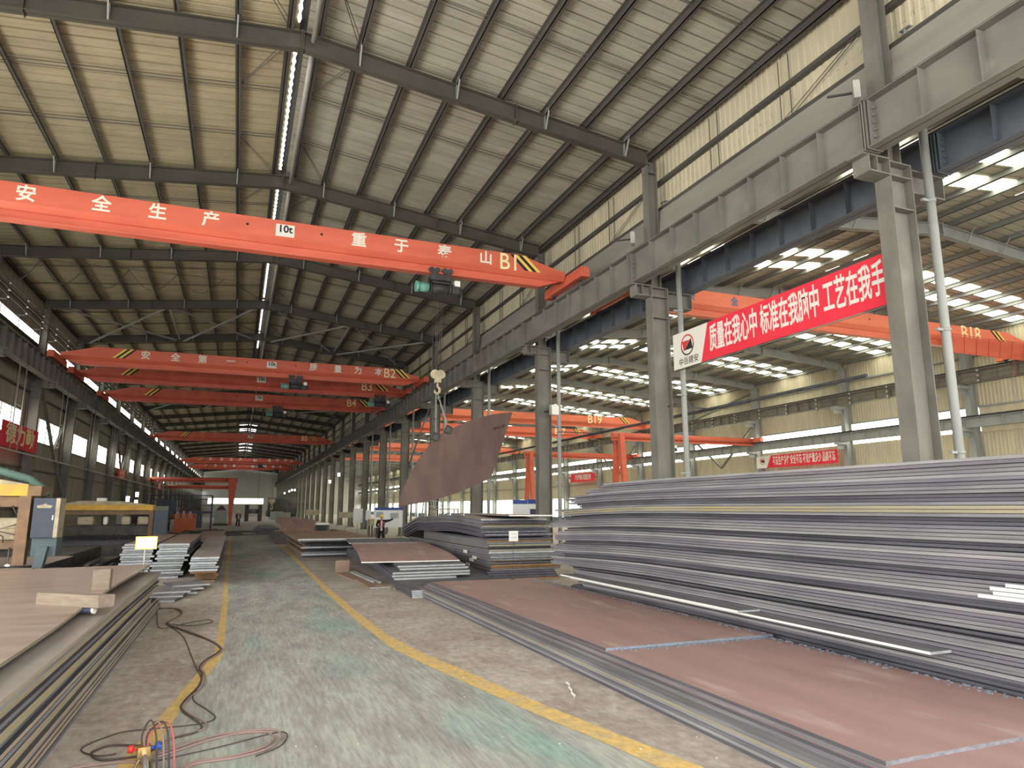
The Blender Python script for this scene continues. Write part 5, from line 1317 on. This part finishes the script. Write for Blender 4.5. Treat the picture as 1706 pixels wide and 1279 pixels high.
# ================================================================== the worker
def skinned(name, joints, edges, matname, parent, root=0, sub=2):
    me = bpy.data.meshes.new(name)
    me.from_pydata([j[0] for j in joints], edges, [])
    me.materials.append(MATS[matname])
    o = bpy.data.objects.new(name, me); COL.objects.link(o); o.parent = parent
    s = o.modifiers.new('skin', 'SKIN'); s.use_smooth_shade = True
    lay = me.skin_vertices[0].data
    for i, (p, r) in enumerate(joints):
        lay[i].radius = r if isinstance(r, tuple) else (r, r)
        lay[i].use_root = (i == root)
    d = o.modifiers.new('sub', 'SUBSURF'); d.levels = sub; d.render_levels = sub
    return o
def worker(loc, rz, label, pose, scale=1.0):
    e = thing('person', loc, label, 'person', rz=rz); e.scale = (scale,) * 3
    J = [((0, 0, .94), (.135, .10)), ((0, -.01, 1.12), (.13, .095)), ((0, 0, 1.30), (.155, .10)), ((0, .01, 1.42), (.10, .075)), ((0, 0, 1.49), .052), ((0, -.015, 1.55), (.072, .08)), ((0, -.015, 1.63), (.078, .092)), ((0, -.005, 1.70), (.06, .07))]
    E = [(0, 1), (1, 2), (2, 3), (3, 4), (4, 5), (5, 6), (6, 7)]
    def add(chain, at):
        prev = at
        for p, r in chain:
            J.append((p, r)); E.append((prev, len(J) - 1)); prev = len(J) - 1
        return prev
    legs = {}
    for s in (-1, 1):
        k = add([((s * .10, 0, .84), .085), ((s * .125, -.015, .48), .055), ((s * .13, .02, .10), .038), ((s * .14, -.09, .035), .034), ((s * .145, -.16, .03), .028)], 0)
    for s in (-1, 1):
        sh, el, wr, hd = pose[s]
        w = add([(sh, .062), (el, .043), (wr, .029)], 3)
        wrv, hdv = Vector(wr), Vector(hd); d = (hdv - wrv).normalized(); side = d.cross(Vector((0, -1, .3))).normalized()
        palm = add([(tuple(wrv + d * .05), (.036, .018))], w)
        for f, (off, ln) in enumerate(((-.028, .075), (-.010, .088), (.010, .082), (.027, .064))):
            b = wrv + d * .085 + side * off
            add([(tuple(b), .0095), (tuple(b + d * ln * .5 + Vector((0, -.012, -.01))), .0085), (tuple(b + d * ln * .75 + Vector((0, -.035, -.02))), .0075)], palm)
        add([(tuple(wrv + d * .04 - side * .035 + Vector((0, -.012, 0))), .011), (tuple(wrv + d * .075 - side * .052 + Vector((0, -.03, 0))), .009)], palm)
    skinned('body', J, E, 'skin', e)
    # jacket over torso and sleeves
    J2 = [((0, 0, .74), (.20, .155)), ((0, 0, .90), (.195, .15)), ((0, 0, 1.05), (.178, .135)), ((0, 0, 1.28), (.192, .14)), ((0, .01, 1.42), (.13, .10)), ((0, .005, 1.465), (.072, .072))]
    E2 = [(0, 1), (1, 2), (2, 3), (3, 4), (4, 5)]
    for s in (-1, 1):
        sh, el, wr, hd = pose[s]; b = len(J2)
        J2 += [(sh, .088), (el, .066), (tuple(Vector(el).lerp(Vector(wr), .93)), .05)]; E2 += [(4, b), (b, b + 1), (b + 1, b + 2)]
    jk = skinned('jacket', J2, E2, 'cloth_black', e)
    MB().prism([(-.05, .84), (.055, .84), (.05, 1.40), (.03, 1.44), (-.03, 1.44), (-.05, 1.40)], 1, -.175, -.13).build('shirt', 'shirt_white', e, bevel=.01)
    c = MB()
    for s in (-1, 1): c.prism([(s * .045, 1.455), (s * .10, 1.44), (s * .14, 1.22), (s * .06, 1.05), (s * .05, 1.3)], 1, -.186, -.135)
    c.build('jacket_lapel', 'cloth_maroon', e)
    b_ = MB(); b_.box(-.16, -.178, 1.19, -.09, -.15, 1.225); b_.box(.11, -.178, 1.30, .17, -.15, 1.335); b_.build('badge', 'insulator_white', e)
    J3 = [((0, 0, .92), (.15, .125))]; E3 = []
    for s in (-1, 1):
        b = len(J3); J3 += [((s * .105, 0, .80), .105), ((s * .13, -.01, .48), .09), ((s * .14, .02, .1), .10), ((s * .14, .02, .06), .10)]; E3 += [(0, b), (b, b + 1), (b + 1, b + 2), (b + 2, b + 3)]
    skinned('trousers', J3, E3, 'cloth_black', e)
    for s in (-1, 1):
        MB().box(s * .145 - .05, -.2, 0, s * .145 + .05, .08, .075).build('shoe', 'junk_dark', e, bevel=.02)
    h = MB()
    h.grid(lambda u, v: (.112 * math.cos(2 * math.pi * u) * math.cos(v * 1.45), -.01 + .135 * math.sin(2 * math.pi * u) * math.cos(v * 1.45), 1.66 + .125 * math.sin(v * 1.45)), 20, 6)
    h.tube([(.12 * math.cos(t * .3), -.015 + .148 * math.sin(t * .3) - (.03 if math.sin(t * .3) < 0 else 0), 1.662) for t in range(22)], .012, 6)
    h.build('helmet', 'helmet_yellow', e)
    f = MB()
    for s in (-1, 1): f.ball((s * .03, -.098, 1.605), .011, 0, 8)
    f.build('eyes', 'black_paint', e)
    MB().tube([(0, -.095, 1.605), (0, -.118, 1.57), (0, -.1, 1.56)], [.008, .014, .012], 6).build('nose', 'skin', e)
    MB().box(-.024, -.098, 1.527, .024, -.085, 1.535).build('mouth', 'cloth_maroon', e)
    m = MB()
    for s in (-1, 1): m.ball((s * .085, 0, 1.60), .026, 0, 8, (.5, .8, 1.2))
    m.build('ears', 'skin', e)
    MB().grid(lambda u, v: (.088 * math.cos(math.pi * u), -.005 + .098 * math.sin(math.pi * u), 1.56 + .10 * v), 12, 3).build('hair', 'hair_black', e)
    return e
POSE = {1: ((.20, .0, 1.40), (.47, -.03, 1.43), (.70, -.06, 1.56), (.80, -.07, 1.64)), -1: ((-.20, 0, 1.40), (-.29, -.02, 1.13), (-.10, -.21, 1.06), (-.0, -.25, 1.05))}
w = worker((8.06, 41.5, 0), -.19, 'person in yellow helmet, open dark jacket and white shirt, raising one arm', POSE, 1.0)
o = MB().tube([(0, 0, -.12), (.22, .02, .50)], .012, 6).build('signal_stick', 'galvanised', loc=tuple(Vector((8.06, 41.5, 0)) + Matrix.Rotation(-.19, 3, 'Z') @ Vector((.79, -.09, 1.63))))
tag(o, 'thin pale stick held up in the raised hand of the helmeted worker', 'stick')
P2 = {1: ((.20, .0, 1.40), (.26, -.02, 1.13), (.24, -.10, .90), (.23, -.13, .80)), -1: ((-.20, 0, 1.40), (-.26, -.02, 1.13), (-.24, -.1, .90), (-.23, -.13, .8))}
worker((.2, 88.0, 0), .2, 'small distant person in dark clothes standing at the far end of the lane', P2)
